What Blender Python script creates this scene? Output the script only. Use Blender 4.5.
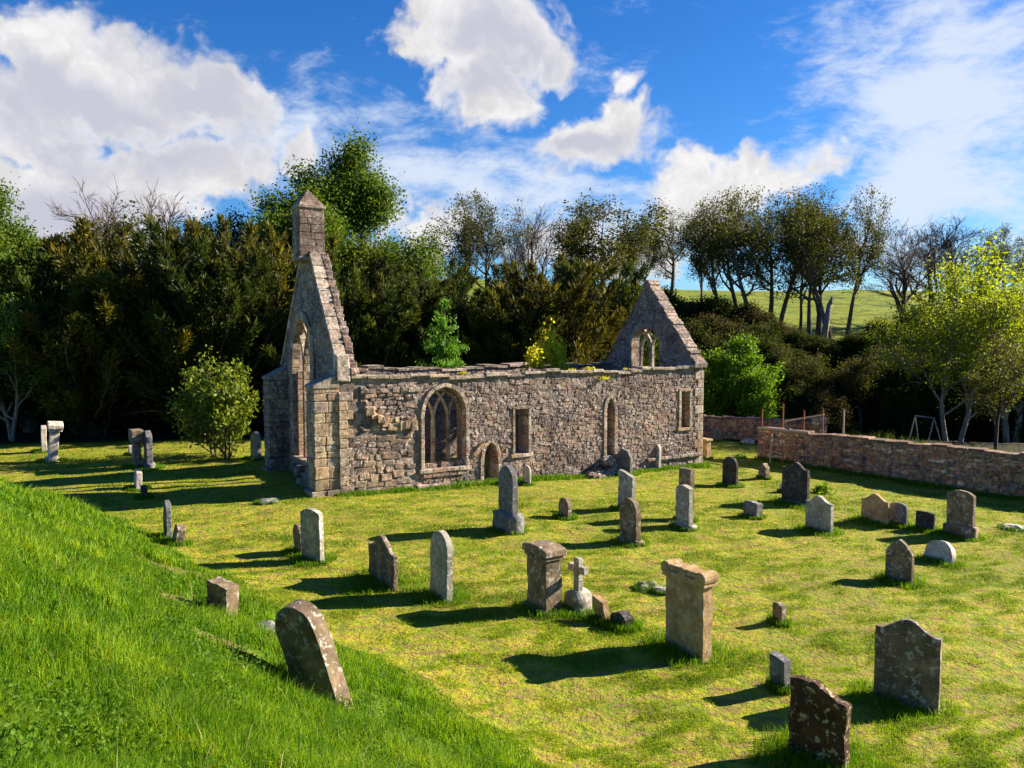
import bpy, math, random
import numpy as np
from mathutils import Vector, noise, Matrix
from mathutils.geometry import tessellate_polygon
R = math.radians
scene = bpy.context.scene
for o in list(bpy.data.objects): bpy.data.objects.remove(o)
COL = scene.collection

# ------------------------------------------------------------ camera
F, CZ, PITCH = 800.0, 5.7, R(3.65)
cam_d = bpy.data.cameras.new('camera'); cam = bpy.data.objects.new('camera', cam_d); COL.objects.link(cam)
cam_d.sensor_width = 36; cam_d.lens = F/1024*36; cam_d.clip_start = .05; cam_d.clip_end = 3000
cam.location = (0, 0, CZ); cam.rotation_euler = (R(90)-PITCH, 0, 0)
scene.camera = cam

# ------------------------------------------------------------ light and exposure
SUN_AZ, SUN_EL = R(18), R(25)            # azimuth counted from +X towards +Y
sd = Vector((math.cos(SUN_AZ)*math.cos(SUN_EL), math.sin(SUN_AZ)*math.cos(SUN_EL), math.sin(SUN_EL)))
sun_d = bpy.data.lights.new('sun', 'SUN'); sun_d.energy = 5.0; sun_d.angle = R(.5); sun_d.color = (1, .87, .68)
sun = bpy.data.objects.new('sun', sun_d); COL.objects.link(sun)
sun.rotation_euler = sd.to_track_quat('Z', 'Y').to_euler()
scene.view_settings.view_transform = 'Standard'; scene.view_settings.look = 'None'
scene.view_settings.exposure = 1.74; scene.view_settings.gamma = 1
SKY_STRENGTH = .05

def ray(px, py):
    x = (px-512)/F; y = -(py-384)/F
    return Vector((x, math.cos(PITCH)+y*math.sin(PITCH), -math.sin(PITCH)+y*math.cos(PITCH)))

class NT:
    """tiny node-tree helper"""
    def __init__(s, tree): s.t = tree; s.n = tree.nodes; s.l = tree.links
    def new(s, typ, **kw):
        n = s.n.new(typ)
        for k, v in kw.items(): setattr(n, k, v)
        return n
    def put(s, sock, v):
        if isinstance(v, bpy.types.NodeSocket): s.l.new(v, sock)
        elif v is not None:
            if hasattr(sock.default_value, '__len__'):
                v = tuple(v) if hasattr(v, '__len__') else (v,)*len(sock.default_value)
                if len(sock.default_value) == 4 and len(v) == 3: v = v+(1,)
            sock.default_value = v
    def math(s, op, a, b=None, c=None, clamp=False):
        n = s.new('ShaderNodeMath', operation=op, use_clamp=clamp)
        for i, v in enumerate((a, b, c)):
            if v is not None: s.put(n.inputs[i], v)
        return n.outputs[0]
    def vmath(s, op, a, b=None, scale=None):
        n = s.new('ShaderNodeVectorMath', operation=op); s.put(n.inputs[0], a)
        if b is not None: s.put(n.inputs[1], b)
        if scale is not None: s.put(n.inputs['Scale'], scale)
        return n.outputs['Value'] if op in ('LENGTH', 'DOT_PRODUCT') else n.outputs[0]
    def noise(s, vec, scale, detail=4, rough=.55, dist=0, color=False):
        n = s.new('ShaderNodeTexNoise'); s.put(n.inputs['Vector'], vec)
        n.inputs['Scale'].default_value = scale; n.inputs['Detail'].default_value = detail
        n.inputs['Roughness'].default_value = rough; n.inputs['Distortion'].default_value = dist
        return n.outputs['Color'] if color else n.outputs[0]
    def mix(s, f, a, b, blend='MIX'):
        n = s.new('ShaderNodeMix', data_type='RGBA', blend_type=blend)
        s.put(n.inputs[0], f); s.put(n.inputs[6], a); s.put(n.inputs[7], b)
        return n.outputs[2]
    def step(s, v, a, b, lo=0, hi=1):
        n = s.new('ShaderNodeMapRange', interpolation_type='SMOOTHSTEP'); s.put(n.inputs[0], v)
        for i, q in zip((1, 2, 3, 4), (a, b, lo, hi)): n.inputs[i].default_value = q
        return n.outputs[0]

# ------------------------------------------------------------ sky: procedural clouds by direction
w = bpy.data.worlds.new('World'); scene.world = w; w.use_nodes = True
w.cycles.sampling_method = 'MANUAL'; w.cycles.sample_map_resolution = 512
T = NT(w.node_tree); T.n.clear()
sky = T.new('ShaderNodeTexSky', sky_type='NISHITA'); sky.sun_disc = False
sky.sun_elevation = SUN_EL; sky.sun_rotation = R(90)-SUN_AZ; sky.altitude = 200; sky.air_density = 1.0; sky.dust_density = .3; sky.ozone_density = 3
hs = T.new('ShaderNodeHueSaturation'); hs.inputs['Saturation'].default_value = 1.3; hs.inputs['Value'].default_value = 1.0
T.l.new(sky.outputs[0], hs.inputs['Color'])
skycol = T.mix(1.0, hs.outputs[0], (.47, .70, .98), 'MULTIPLY')
gc = T.new('ShaderNodeTexCoord').outputs['Generated']
d0 = T.vmath('NORMALIZE', gc)
w1 = T.vmath('SCALE', T.vmath('SUBTRACT', T.noise(d0, 7, 3, .55, color=True), (.5, .5, .5)), scale=.10)
w2 = T.vmath('SCALE', T.vmath('SUBTRACT', T.noise(d0, 26, 4, .6, color=True), (.5, .5, .5)), scale=.035)
dw = T.vmath('ADD', T.vmath('ADD', d0, w1), w2)
def field(blobs, vec):
    cur = None
    for px, py, rx, ry, rot, amp in blobs:
        c = ray(px, py).normalized()
        k = Vector((1, 0, 0)); rgt = (k - c*k.dot(c)).normalized(); up = rgt.cross(c)
        if up.z < 0: up = -up
        a = R(rot); e1 = rgt*math.cos(a)+up*math.sin(a); e2 = -rgt*math.sin(a)+up*math.cos(a)
        M = Matrix((e1, e2, e1.cross(e2))).transposed()
        k = ray(px, py).length
        mp = T.new('ShaderNodeMapping', vector_type='TEXTURE'); T.put(mp.inputs[0], vec)
        mp.inputs[1].default_value = c; mp.inputs[2].default_value = M.to_euler()
        mp.inputs[3].default_value = (rx/F/k, ry/F/k, 1.2)
        v = T.math('MULTIPLY', T.math('SUBTRACT', 1.0, T.vmath('LENGTH', mp.outputs[0])), amp)
        cur = v if cur is None else T.math('MAXIMUM', cur, v)
    return cur
cum = [(20,120,190,90,10,1), (120,80,150,75,-25,1.4), (205,100,88,58,-30,1.3), (60,200,180,75,5,1.5), (195,168,85,42,-8,1.5), (5,20,50,30,0,.7),
       (-150,120,200,150,0,1), (470,28,108,68,-10,1.4), (485,85,80,55,-30,1.1), (545,60,42,34,0,1), (425,45,52,40,0,1),
       (598,142,76,38,8,1.3), (630,122,38,34,0,1.3), (628,78,22,22,30,.8), (655,100,20,14,0,.5), (291,156,26,20,0,1.3), 
       (730,188,95,44,8,1.3), (800,178,70,22,14,.6), (742,160,26,30,0,.9), 
       (600,250,150,35,0,.8), (420,235,120,40,0,.6), (1150,150,120,90,0,.8)]
cirrus = [(420,170,260,62,-14,1), (540,200,150,60,0,.9), (300,130,110,50,0,.8), (965,70,170,160,20,1.2), (925,170,105,140,-20,1.25), (1000,200,90,60,0,.9), (830,160,150,36,16,.9),
          (700,215,200,40,0,.8), (560,30,60,30,0,.3)]
greys = [(60,95,140,42,-22,1.2), (150,130,120,40,-28,.9), (215,105,90,60,-30,1.0), (150,45,90,35,-30,.75), (90,140,130,40,-15,.9), (30,215,150,45,0,.8), (505,50,75,42,-20,.9), (470,85,40,20,0,.7), (592,150,66,20,5,1), (620,265,80,20,0,.6), (140,220,80,30,0,.4), (205,70,60,26,-35,.6)]
fb = T.noise(d0, 13, 8, .62); fb2 = T.noise(d0, 4, 3, .5)
vo = T.new('ShaderNodeTexVoronoi', feature='F1'); T.put(vo.inputs['Vector'], dw); vo.inputs['Scale'].default_value = 22; vo.inputs['Detail'].default_value = 2; vo.inputs['Roughness'].default_value = .6
puff = T.math('SUBTRACT', .42, vo.outputs['Distance'])
D = T.math('ADD', T.math('ADD', field(cum, dw), T.math('MULTIPLY', T.math('SUBTRACT', fb, .5), 1.35)), T.math('ADD', T.math('MULTIPLY', puff, .5), .20))
cov = T.step(D, -.05, .50)
mp = T.new('ShaderNodeMapping'); T.put(mp.inputs[0], T.vmath('ADD', d0, T.vmath('SCALE', w1, scale=.35))); mp.inputs[2].default_value = (0, R(-24), 0); mp.inputs[3].default_value = (2.0, 2, 5)
st = T.noise(mp.outputs[0], 5, 9, .68, .15)
C = T.math('ADD', field(cirrus, dw), T.math('MULTIPLY', T.math('SUBTRACT', st, .5), 3.4))
ccov = T.math('MULTIPLY', T.step(C, -.15, 1.15), .88)
G_ = T.math('ADD', field(greys, dw), T.math('MULTIPLY', T.math('SUBTRACT', fb, .5), 1.3))
gm = T.math('MULTIPLY', T.math('MULTIPLY', T.step(G_, -.2, .65), T.step(D, .1, .8)), 1.0)
tex = T.math('MULTIPLY', T.step(T.noise(dw, 20, 6, .65), .3, .7, .84, 1.12), T.step(puff, -.25, .3, .88, 1.12))
white = T.vmath('SCALE', (1.0, .985, .99), scale=tex)
CB = 5.9                                  # radiance of lit cloud, in the sky texture's own units
cc = T.mix(gm, white, (.60, .61, .71))
cc = T.vmath('SCALE', cc, scale=CB)
cirr = T.mix(ccov, skycol, (CB*.80, CB*.88, CB*1.0))
fin = T.mix(cov, cirr, cc)
bg = T.new('ShaderNodeBackground'); T.put(bg.inputs[0], fin); bg.inputs[1].default_value = SKY_STRENGTH
T.l.new(bg.outputs[0], T.new('ShaderNodeOutputWorld').inputs[0])

# ------------------------------------------------------------ helpers
rng = np.random.default_rng(7); random.seed(7)
def tag(o, label=None, cat=None, group=None, kind=None):
    for k, v in (('label', label), ('category', cat), ('group', group), ('kind', kind)):
        if v: o[k] = v
    return o
def mesh_np(name, V, Fs, mat, parent=None, tint=None, col=None, smooth=False):
    """V (n,3); Fs list of int arrays (m,k); tint: float per vertex; col: rgb per vertex"""
    me = bpy.data.meshes.new(name)
    V = np.ascontiguousarray(V, dtype=np.float32)
    me.vertices.add(len(V)); me.vertices.foreach_set('co', V.ravel())
    Fs = [np.asarray(f, dtype=np.int32) for f in Fs if len(f)]
    loops = np.concatenate([f.ravel() for f in Fs])
    tot = np.concatenate([np.full(len(f), f.shape[1], np.int32) for f in Fs])
    start = np.concatenate([[0], np.cumsum(tot)[:-1]]).astype(np.int32)
    me.loops.add(len(loops)); me.loops.foreach_set('vertex_index', loops)
    me.polygons.add(len(tot)); me.polygons.foreach_set('loop_start', start); me.polygons.foreach_set('loop_total', tot)
    me.polygons.foreach_set('use_smooth', np.full(len(tot), smooth))
    if tint is not None:
        a = me.attributes.new('tint', 'FLOAT', 'POINT'); a.data.foreach_set('value', np.asarray(tint, dtype=np.float32))
    if col is not None:
        a = me.attributes.new('stone_colour', 'FLOAT_COLOR', 'POINT')
        c = np.ones((len(V), 4), np.float32); c[:, :3] = col; a.data.foreach_set('color', c.ravel())
    me.update(calc_edges=True); me.validate()
    if mat: me.materials.append(mat)
    o = bpy.data.objects.new(name, me); COL.objects.link(o)
    if parent: o.parent = parent
    return o
def empty(name, loc=(0, 0, 0), rz=0):
    o = bpy.data.objects.new(name, None); COL.objects.link(o); o.location = loc; o.rotation_euler = (0, 0, rz); o.empty_display_size = .3
    return o
class MB:
    """mesh collector of convex pieces"""
    def __init__(s): s.v = []; s.f = []; s.c = []
    def add(s, V, Fs, c=(.5, .5, .5)):
        b = len(s.v); s.v += [tuple(p) for p in V]; s.f += [tuple(i+b for i in f) for f in Fs]; s.c += [c]*len(V)
    def box(s, x0, x1, y0, y1, z0, z1, c=(.5, .5, .5), j=0, ch=0):
        P = [(x0,y0,z0),(x1,y0,z0),(x1,y1,z0),(x0,y1,z0),(x0,y0,z1),(x1,y0,z1),(x1,y1,z1),(x0,y1,z1)]
        if j: P = [tuple(q+random.uniform(-j, j) for q in p) for p in P]
        s.add(P, [(0,3,2,1),(4,5,6,7),(0,1,5,4),(1,2,6,5),(2,3,7,6),(3,0,4,7)], c)
    def bar(s, a, b, r0, r1=None, k=6, c=(.5, .5, .5)):
        r1 = r0 if r1 is None else r1
        a, b = Vector(a), Vector(b); d = (b-a).normalized()
        u = d.cross(Vector((0, 0, 1)) if abs(d.z) < .9 else Vector((1, 0, 0))).normalized(); v = d.cross(u)
        P = [a+(u*math.cos(t)+v*math.sin(t))*r0 for t in [2*math.pi*i/k for i in range(k)]]
        P += [b+(u*math.cos(t)+v*math.sin(t))*r1 for t in [2*math.pi*i/k for i in range(k)]]
        s.add(P, [(i, (i+1) % k, k+(i+1) % k, k+i) for i in range(k)]+[tuple(range(k))[::-1], tuple(range(k, 2*k))], c)
    def build(s, name, mat, parent=None, smooth=False, fn=None, bevel=0):
        me = bpy.data.meshes.new(name)
        me.from_pydata([fn(*p) for p in s.v] if fn else s.v, [], s.f)
        a = me.attributes.new('stone_colour', 'FLOAT_COLOR', 'POINT')
        c = np.ones((len(s.v), 4), np.float32); c[:, :3] = np.array(s.c); a.data.foreach_set('color', c.ravel())
        if smooth:
            for p in me.polygons: p.use_smooth = True
        if mat: me.materials.append(mat)
        o = bpy.data.objects.new(name, me); COL.objects.link(o)
        if parent: o.parent = parent
        if bevel:
            b = o.modifiers.new('bevel', 'BEVEL'); b.width = bevel; b.segments = 2
        return o
def sstep(x, a, b):
    t = np.clip((x-a)/(b-a), 0, 1); return t*t*(3-2*t)
def vnoise(x, y, seed=0):
    """smooth 2-d value noise, vectorised"""
    xi = np.floor(x).astype(np.int64); yi = np.floor(y).astype(np.int64); fx = x-xi; fy = y-yi
    fx = fx*fx*(3-2*fx); fy = fy*fy*(3-2*fy)
    def h(a, b):
        n = (a*374761393+b*668265263+seed*1442695041) & 0x7fffffff
        n = ((n ^ (n >> 13))*1274126177) & 0x7fffffff
        return ((n ^ (n >> 16)) & 0xffff)/65535.0
    return (h(xi, yi)*(1-fx)+h(xi+1, yi)*fx)*(1-fy)+(h(xi, yi+1)*(1-fx)+h(xi+1, yi+1)*fx)*fy*1.0
def fbm(x, y, s, o=3, seed=0):
    r = 0; a = 1; t = 0
    for i in range(o):
        r = r+a*(vnoise(x/s, y/s, seed+i)-.5); t += a; a *= .5; s *= .5
    return r/t

# ------------------------------------------------------------ terrain height
def bankw(x, y):
    n = .74*x+.67*y; m = -.64*x+.77*y
    n = n+1.3*fbm(x, y, 5.0, 4, 5)+.35*fbm(x, y, 1.2, 2, 6)
    k = .45; s = np.logaddexp(0, (7.1-n)/k)*k
    s = 7.6*np.tanh(s/7.6*1.0) if False else np.minimum(s, 7.9)
    return .55*s*(1-sstep(m, 24.5, 28.5))*(1-sstep(-m, 6, 14)*.3)
def height(x, y):
    x = np.asarray(x, float); y = np.asarray(y, float)
    z = -.033*np.logaddexp(0, (np.minimum(x, 40)+6)/1.0)
    b = bankw(x, y)
    z = z+b+.16*fbm(x, y, 3.2, 3, 1)*sstep(y, 3, 9)+.10*fbm(x, y, .9, 2, 2)*(b < .15)+.12*fbm(x, y, 1.1, 2, 9)*sstep(b, .1, .6)
    yy = y+.10*x
    yy = y+ .0*x
    v = -1.0*sstep(yy, 50, 56)*(x > -200)
    hill = np.interp(yy, [57, 63, 72, 100, 128, 150, 400, 900], [0, 2.4, 6.0, 10.4, 14.6, 16.2, 17.5, 18])
    hill = hill*(1+.05*fbm(x, y, 30, 2, 3))+sstep(yy, 60, 70)*(.9*fbm(x, y, 9, 3, 4))-.006*np.clip(x, -60, 60)*sstep(yy, 80, 130)
    z = z-.42*np.exp(-((x+2.75)**2/.6**2+(y-10.1)**2/.85**2))
    ws = (x-12.25)*.717+(y-39.6)*.697; wt = (x-12.25)*.7-(y-39.6)*.717
    z = z+.70*sstep(ws, .5, 1.6)*sstep(wt, 1.5, 4)*(1-sstep(ws, 9, 14))
    return z+v*1.0+hill
def hz(x, y): return float(height(np.array([x]), np.array([y]))[0])
def G(px, py):
    r = ray(px, py); t = 2.0
    while t < 250:
        if CZ+r.z*t <= hz(r.x*t, r.y*t): break
        t *= 1.01
    lo, hi = t/1.01, t
    for _ in range(14):
        m = (lo+hi)/2
        if CZ+r.z*m <= hz(r.x*m, r.y*m): hi = m
        else: lo = m
    return Vector((r.x*hi, r.y*hi, hz(r.x*hi, r.y*hi)))
def at(px, Y):                 # ground point at viewing distance Y under column px
    X = (px-512)/F*Y; return Vector((X, Y, hz(X, Y)))

# ------------------------------------------------------------ materials
def new_mat(name):
    m = bpy.data.materials.new(name); m.use_nodes = True
    t = NT(m.node_tree); t.n.clear()
    b = t.new('ShaderNodeBsdfPrincipled'); out = t.new('ShaderNodeOutputMaterial'); t.l.new(b.outputs[0], out.inputs[0])
    t.b = b; t.out = out; b.inputs['Roughness'].default_value = .9; b.inputs['Specular IOR Level'].default_value = .15
    t.m = m; return t
def ramp(t, v, stops):
    n = t.new('ShaderNodeValToRGB'); t.put(n.inputs[0], v); e = n.color_ramp.elements
    while len(e) < len(stops): e.new(.5)
    for q, (p, c) in zip(e, stops): q.position = p; q.color = tuple(c)+(1,)
    return n.outputs[0]
def attr(t, name, out='Fac'):
    n = t.new('ShaderNodeAttribute'); n.attribute_name = name; return n.outputs[out]

def masonry_mat(name, lichen=.5, moss=.2, use_attr=True, base=(.2, .17, .15), bump=.6, palmix=.42, warm=None):
    t = new_mat(name); P = t.new('ShaderNodeTexCoord').outputs['Object']
    c = attr(t, 'stone_colour', 'Color') if use_attr else base
    pal = ramp(t, t.noise(P, 1.7, 6, .7, .4), [(.3, (.10, .08, .075)), (.42, (.27, .225, .21)), (.52, (.31, .225, .19)), (.6, (.44, .38, .31)), (.72, (.18, .145, .15))])
    c = t.mix(palmix, c, pal)
    c = t.mix(t.math('MULTIPLY', t.step(t.noise(P, .75, 5, .7, .6), .50, .60), .55*palmix/.42), c, (.085, .065, .066))
    if warm: c = t.mix(1.0, c, warm, 'MULTIPLY')
    n1 = t.noise(P, 6, 6, .65); n2 = t.noise(P, 38, 5, .7); n3 = t.noise(P, 1.3, 4, .6); n4 = t.noise(P, 11, 7, .72, .5)
    c = t.mix(t.step(n1, .38, .56), t.mix(.6, c, (.055, .045, .042)), c)
    mps = t.new('ShaderNodeMapping'); t.put(mps.inputs[0], P); mps.inputs[3].default_value = (2.2, 2.2, .35)
    c = t.mix(t.math('MULTIPLY', t.step(t.noise(mps.outputs[0], 1.6, 5, .65), .5, .68), .6), c, (.06, .05, .048))
    c = t.mix(t.math('MULTIPLY', t.step(n2, .45, .75), .45), c, (.06, .05, .045))
    lm = t.math('MULTIPLY', t.step(n4, .53, .60), t.math('MULTIPLY', t.step(n3, .30, .65), lichen))
    c = t.mix(lm, c, (.62, .58, .55))
    ym = t.math('MULTIPLY', t.step(t.noise(P, 9, 5, .6), .66, .74), .5*lichen)
    c = t.mix(ym, c, (.42, .30, .06))
    mm = t.math('MULTIPLY', t.step(t.noise(P, 3.3, 5, .6), .55, .72), moss)
    c = t.mix(mm, c, (.10, .13, .02))
    t.put(t.b.inputs['Base Color'], c)
    hgt = t.math('ADD', t.math('MULTIPLY', n2, .35), t.math('ADD', n1, t.math('MULTIPLY', t.noise(P, 14, 4, .6), .6)))
    bp = t.new('ShaderNodeBump'); bp.inputs['Strength'].default_value = bump; bp.inputs['Distance'].default_value = .05
    t.put(bp.inputs['Height'], hgt); t.l.new(bp.outputs[0], t.b.inputs['Normal'])
    return t.m
M_RUB = masonry_mat('rubble_masonry', 1.0, .12, palmix=.60, bump=.8, warm=(.96, .87, .81))
M_DRESS = masonry_mat('weathered_dressed_stone', .8, .15, bump=.55, warm=(1.15, 1.07, .95))
M_CORE = masonry_mat('mortar_core', .4, .1, False, (.25, .205, .175), .9)
M_BWALL = masonry_mat('brown_rubble_masonry', .35, .04, palmix=.12, warm=(1.55, 1.18, .82))

def head_mat(name, base, dark, lich=(.60, .57, .52), la=.4, moss=.25, och=.15):
    base = tuple(q*1.35 for q in base); dark = tuple(q*1.45 for q in dark)
    t = new_mat(name); P0 = t.new('ShaderNodeTexCoord').outputs['Object']
    oi = t.new('ShaderNodeObjectInfo').outputs['Random']
    P = t.vmath('ADD', P0, t.vmath('SCALE', (13, 7, 5), scale=oi))
    mpn = t.new('ShaderNodeMapping'); t.put(mpn.inputs[0], P); mpn.inputs[3].default_value = (5, 5, 1.1)
    n1 = t.noise(P, 3.2, 6, .65); n2 = t.noise(P, 45, 4, .7); n3 = t.noise(P, 9, 6, .68, .6); sk = t.noise(mpn.outputs[0], 3, 5, .65)
    c = t.mix(t.step(n1, .32, .68), dark, base)
    c = t.mix(t.math('MULTIPLY', t.step(sk, .48, .72), .65), c, dark)
    c = t.mix(t.math('MULTIPLY', t.step(n2, .5, .8), .4), c, (.04, .035, .03))
    c = t.mix(t.math('MULTIPLY', t.step(n3, .54, .62), min(1, la*1.5)), c, lich)
    c = t.mix(t.math('MULTIPLY', t.step(t.noise(P, 5.5, 6, .6), .62, .69), och), c, (.45, .29, .05))
    c = t.mix(t.math('MULTIPLY', t.step(t.noise(P, 2.4, 5, .6), .45, .7), moss), c, (.075, .10, .02))
    t.put(t.b.inputs['Base Color'], c)
    sp = t.new('ShaderNodeSeparateXYZ'); t.put(sp.inputs[0], P0)
    row = t.math('FRACT', t.math('MULTIPLY', sp.outputs[2], 13)); rid = t.math('FLOOR', t.math('MULTIPLY', sp.outputs[2], 13))
    cv = t.new('ShaderNodeCombineXYZ'); t.put(cv.inputs[0], t.math('MULTIPLY', sp.outputs[0], 55)); t.put(cv.inputs[1], t.math('MULTIPLY', rid, 7.3)); t.put(cv.inputs[2], t.math('MULTIPLY', row, 1.6))
    lt = t.math('MULTIPLY', t.step(t.noise(cv.outputs[0], 1, 1, .5), .47, .56), t.math('MULTIPLY', t.step(row, .2, .3), t.step(row, .75, .65)))
    lt = t.math('MULTIPLY', lt, t.math('MULTIPLY', t.step(t.math('ABSOLUTE', sp.outputs[0]), .34, .28), t.math('MULTIPLY', t.step(sp.outputs[2], .42, .5), t.step(sp.outputs[2], 1.02, .94))))
    lt = t.math('MULTIPLY', lt, t.step(n1, .4, .55))
    h = t.math('SUBTRACT', t.math('ADD', t.math('MULTIPLY', n2, .3), t.math('ADD', n3, t.math('MULTIPLY', n1, .7))), t.math('MULTIPLY', lt, .35))
    bp = t.new('ShaderNodeBump'); bp.inputs['Strength'].default_value = .55; bp.inputs['Distance'].default_value = .03
    t.put(bp.inputs['Height'], h); t.l.new(bp.outputs[0], t.b.inputs['Normal'])
    return t.m
HM = {
 'grey': head_mat('grey_lichened_sandstone', (.30, .28, .23), (.14, .13, .11), la=.55),
 'brown': head_mat('brown_sandstone', (.20, .145, .095), (.07, .05, .035), la=.4),
 'dark': head_mat('blackened_stone', (.055, .05, .05), (.02, .018, .02), la=.12, moss=.1, och=.03),
 'red': head_mat('dark_red_brown_stone', (.085, .04, .025), (.025, .014, .01), lich=(.42, .36, .22), la=.75, moss=.15),
 'tan': head_mat('tan_sandstone', (.40, .27, .13), (.20, .125, .06), la=.25, moss=.15),
 'pale': head_mat('pale_lichened_stone', (.46, .42, .36), (.24, .2, .17), lich=(.7, .67, .62), la=.6),
 'moss': head_mat('algae_green_stone', (.22, .22, .13), (.09, .09, .045), la=.2, moss=.7),
 'slate': head_mat('slate_grey_stone', (.14, .14, .145), (.06, .06, .065), la=.25, moss=.1)}

def leaf_mat(name, c1, c2, c3=None, trans=.35, rough=.6):
    t = new_mat(name); a = attr(t, 'tint'); oi = t.new('ShaderNodeObjectInfo').outputs['Random']
    c = ramp(t, a, [(0, c1), (.75, c2), (1, c3 or c2)])
    c = t.mix(t.math('MULTIPLY', oi, .25), c, c1)
    t.put(t.b.inputs['Base Color'], c); t.b.inputs['Roughness'].default_value = rough; t.b.inputs['Specular IOR Level'].default_value = .2
    tr = t.new('ShaderNodeBsdfTranslucent'); t.put(tr.inputs[0], t.mix(1.0, c, (1.25, 1.15, .6), 'MULTIPLY'))
    mx = t.new('ShaderNodeMixShader'); mx.inputs[0].default_value = trans
    t.l.new(t.b.outputs[0], mx.inputs[1]); t.l.new(tr.outputs[0], mx.inputs[2]); t.l.new(mx.outputs[0], t.out.inputs[0])
    return t.m
L_YEW = leaf_mat('yew_needles', (.010, .021, .004), (.075, .088, .012), (.26, .21, .022), .38)
L_YEW2 = leaf_mat('dark_yew_needles', (.008, .02, .006), (.052, .078, .012), (.14, .15, .02), .35)
L_YEW3 = leaf_mat('golden_yew_needles', (.018, .022, .004), (.085, .08, .011), (.22, .175, .02), .35)
L_BIG = leaf_mat('broad_green_leaves', (.035, .07, .008), (.11, .18, .018), (.19, .24, .025), .45)
L_HILL = leaf_mat('dark_olive_leaves', (.022, .034, .006), (.085, .10, .012), (.17, .14, .018), .45)
L_LIME = leaf_mat('lime_spring_leaves', (.10, .16, .010), (.27, .35, .014), (.38, .44, .025), .6)
L_VIVID = leaf_mat('vivid_green_leaves', (.05, .12, .006), (.15, .29, .010), (.22, .36, .02), .45)
L_SHRUB = leaf_mat('dull_shrub_leaves', (.016, .026, .006), (.052, .072, .012), (.11, .13, .02), .4, .9)
L_RUST = leaf_mat('russet_shrub_leaves', (.022, .022, .008), (.062, .058, .018), (.11, .085, .028), .4, .9)
L_SAP = leaf_mat('yellow_green_sapling_leaves', (.34, .36, .02), (.55, .55, .03), (.65, .6, .05), .5)
L_GRASS = leaf_mat('long_grass_blades', (.04, .11, .004), (.14, .29, .006), (.30, .40, .02), .45, .5)
L_LAWN = leaf_mat('short_grass_blades', (.07, .15, .003), (.29, .42, .003), (.50, .46, .02), .42, .6)
def bark_mat(name, c1, c2):
    t = new_mat(name); P = t.new('ShaderNodeTexCoord').outputs['Object']
    mpn = t.new('ShaderNodeMapping'); t.put(mpn.inputs[0], P); mpn.inputs[3].default_value = (3, 3, .6)
    n = t.noise(mpn.outputs[0], 3, 5, .65)
    t.put(t.b.inputs['Base Color'], t.mix(t.step(n, .35, .65), c1, c2))
    return t.m
BARK = bark_mat('grey_brown_bark', (.055, .042, .032), (.15, .12, .09))
BARK_L = bark_mat('pale_lit_bark', (.14, .11, .08), (.32, .27, .20))  # paler bark colour of the young trees and the dead trunk
BARK_T = bark_mat('mauve_brown_twig_bark', (.05, .036, .032), (.11, .08, .07))

# ground material: weights in vertex attributes
def ground_mat():
    t = new_mat('turf_moss_and_soil'); P = t.new('ShaderNodeNewGeometry').outputs['Position']
    n1 = t.noise(P, .55, 5, .6); n2 = t.noise(P, 2.6, 6, .65, .4); n3 = t.noise(P, 14, 5, .7); n4 = t.noise(P, .22, 3, .5)
    mp2 = t.new('ShaderNodeMapping'); t.put(mp2.inputs[0], P); mp2.inputs[2].default_value = (0, 0, R(30)); mp2.inputs[3].default_value = (1, 3.0, 1)
    n5 = t.noise(mp2.outputs[0], 1.6, 5, .65, .5)
    lawn = ramp(t, n2, [(.30, (.09, .17, .003)), (.46, (.25, .34, .004)), (.57, (.41, .39, .010)), (.70, (.40, .27, .06))])
    lawn = t.mix(t.math('MULTIPLY', t.step(n5, .50, .64), .85), lawn, (.23, .14, .055))
    lawn = t.mix(t.math('MULTIPLY', t.step(n4, .45, .62), .45), lawn, (.13, .19, .008))
    n7 = t.noise(mp2.outputs[0], 5.5, 6, .72, .3)
    lawn = t.mix(t.math('MULTIPLY', t.step(n7, .50, .57), .75), lawn, (.30, .185, .085))
    lawn = t.mix(t.math('MULTIPLY', t.step(n7, .47, .40), .6), lawn, (.09, .16, .005))
    lawn = t.mix(t.math('MULTIPLY', t.step(n3, .50, .68), .7), lawn, (.06, .045, .015))
    lawn = t.mix(t.math('MULTIPLY', t.step(n1, .52, .70), .5), lawn, (.30, .25, .02))
    bank = ramp(t, n2, [(.3, (.04, .09, .004)), (.6, (.11, .20, .006)), (.8, (.18, .24, .02))])
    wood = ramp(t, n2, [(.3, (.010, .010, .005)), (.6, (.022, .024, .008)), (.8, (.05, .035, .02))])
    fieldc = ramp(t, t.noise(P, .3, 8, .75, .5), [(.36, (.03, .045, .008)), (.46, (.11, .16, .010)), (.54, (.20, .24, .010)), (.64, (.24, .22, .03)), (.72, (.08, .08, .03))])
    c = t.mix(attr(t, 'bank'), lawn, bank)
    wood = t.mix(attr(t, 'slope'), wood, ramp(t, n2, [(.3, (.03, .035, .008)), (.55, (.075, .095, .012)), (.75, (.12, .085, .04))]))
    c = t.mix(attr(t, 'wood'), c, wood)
    c = t.mix(attr(t, 'field'), c, fieldc)
    c = t.mix(t.math('MULTIPLY', attr(t, 'soil'), t.step(n2, .35, .55)), c, (.22, .14, .065))
    t.put(t.b.inputs['Base Color'], c)
    bp = t.new('ShaderNodeBump'); bp.inputs['Strength'].default_value = .9; bp.inputs['Distance'].default_value = .16
    t.put(bp.inputs['Height'], t.math('ADD', t.math('MULTIPLY', n3, .5), t.math('ADD', n2, t.noise(P, 6, 5, .7))))
    t.l.new(bp.outputs[0], t.b.inputs['Normal'])
    return t.m
def axis(pts):
    out = []
    for a, b, s in pts: out += list(np.arange(a, b, s))
    return np.array(out+[pts[-1][1]])
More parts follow.
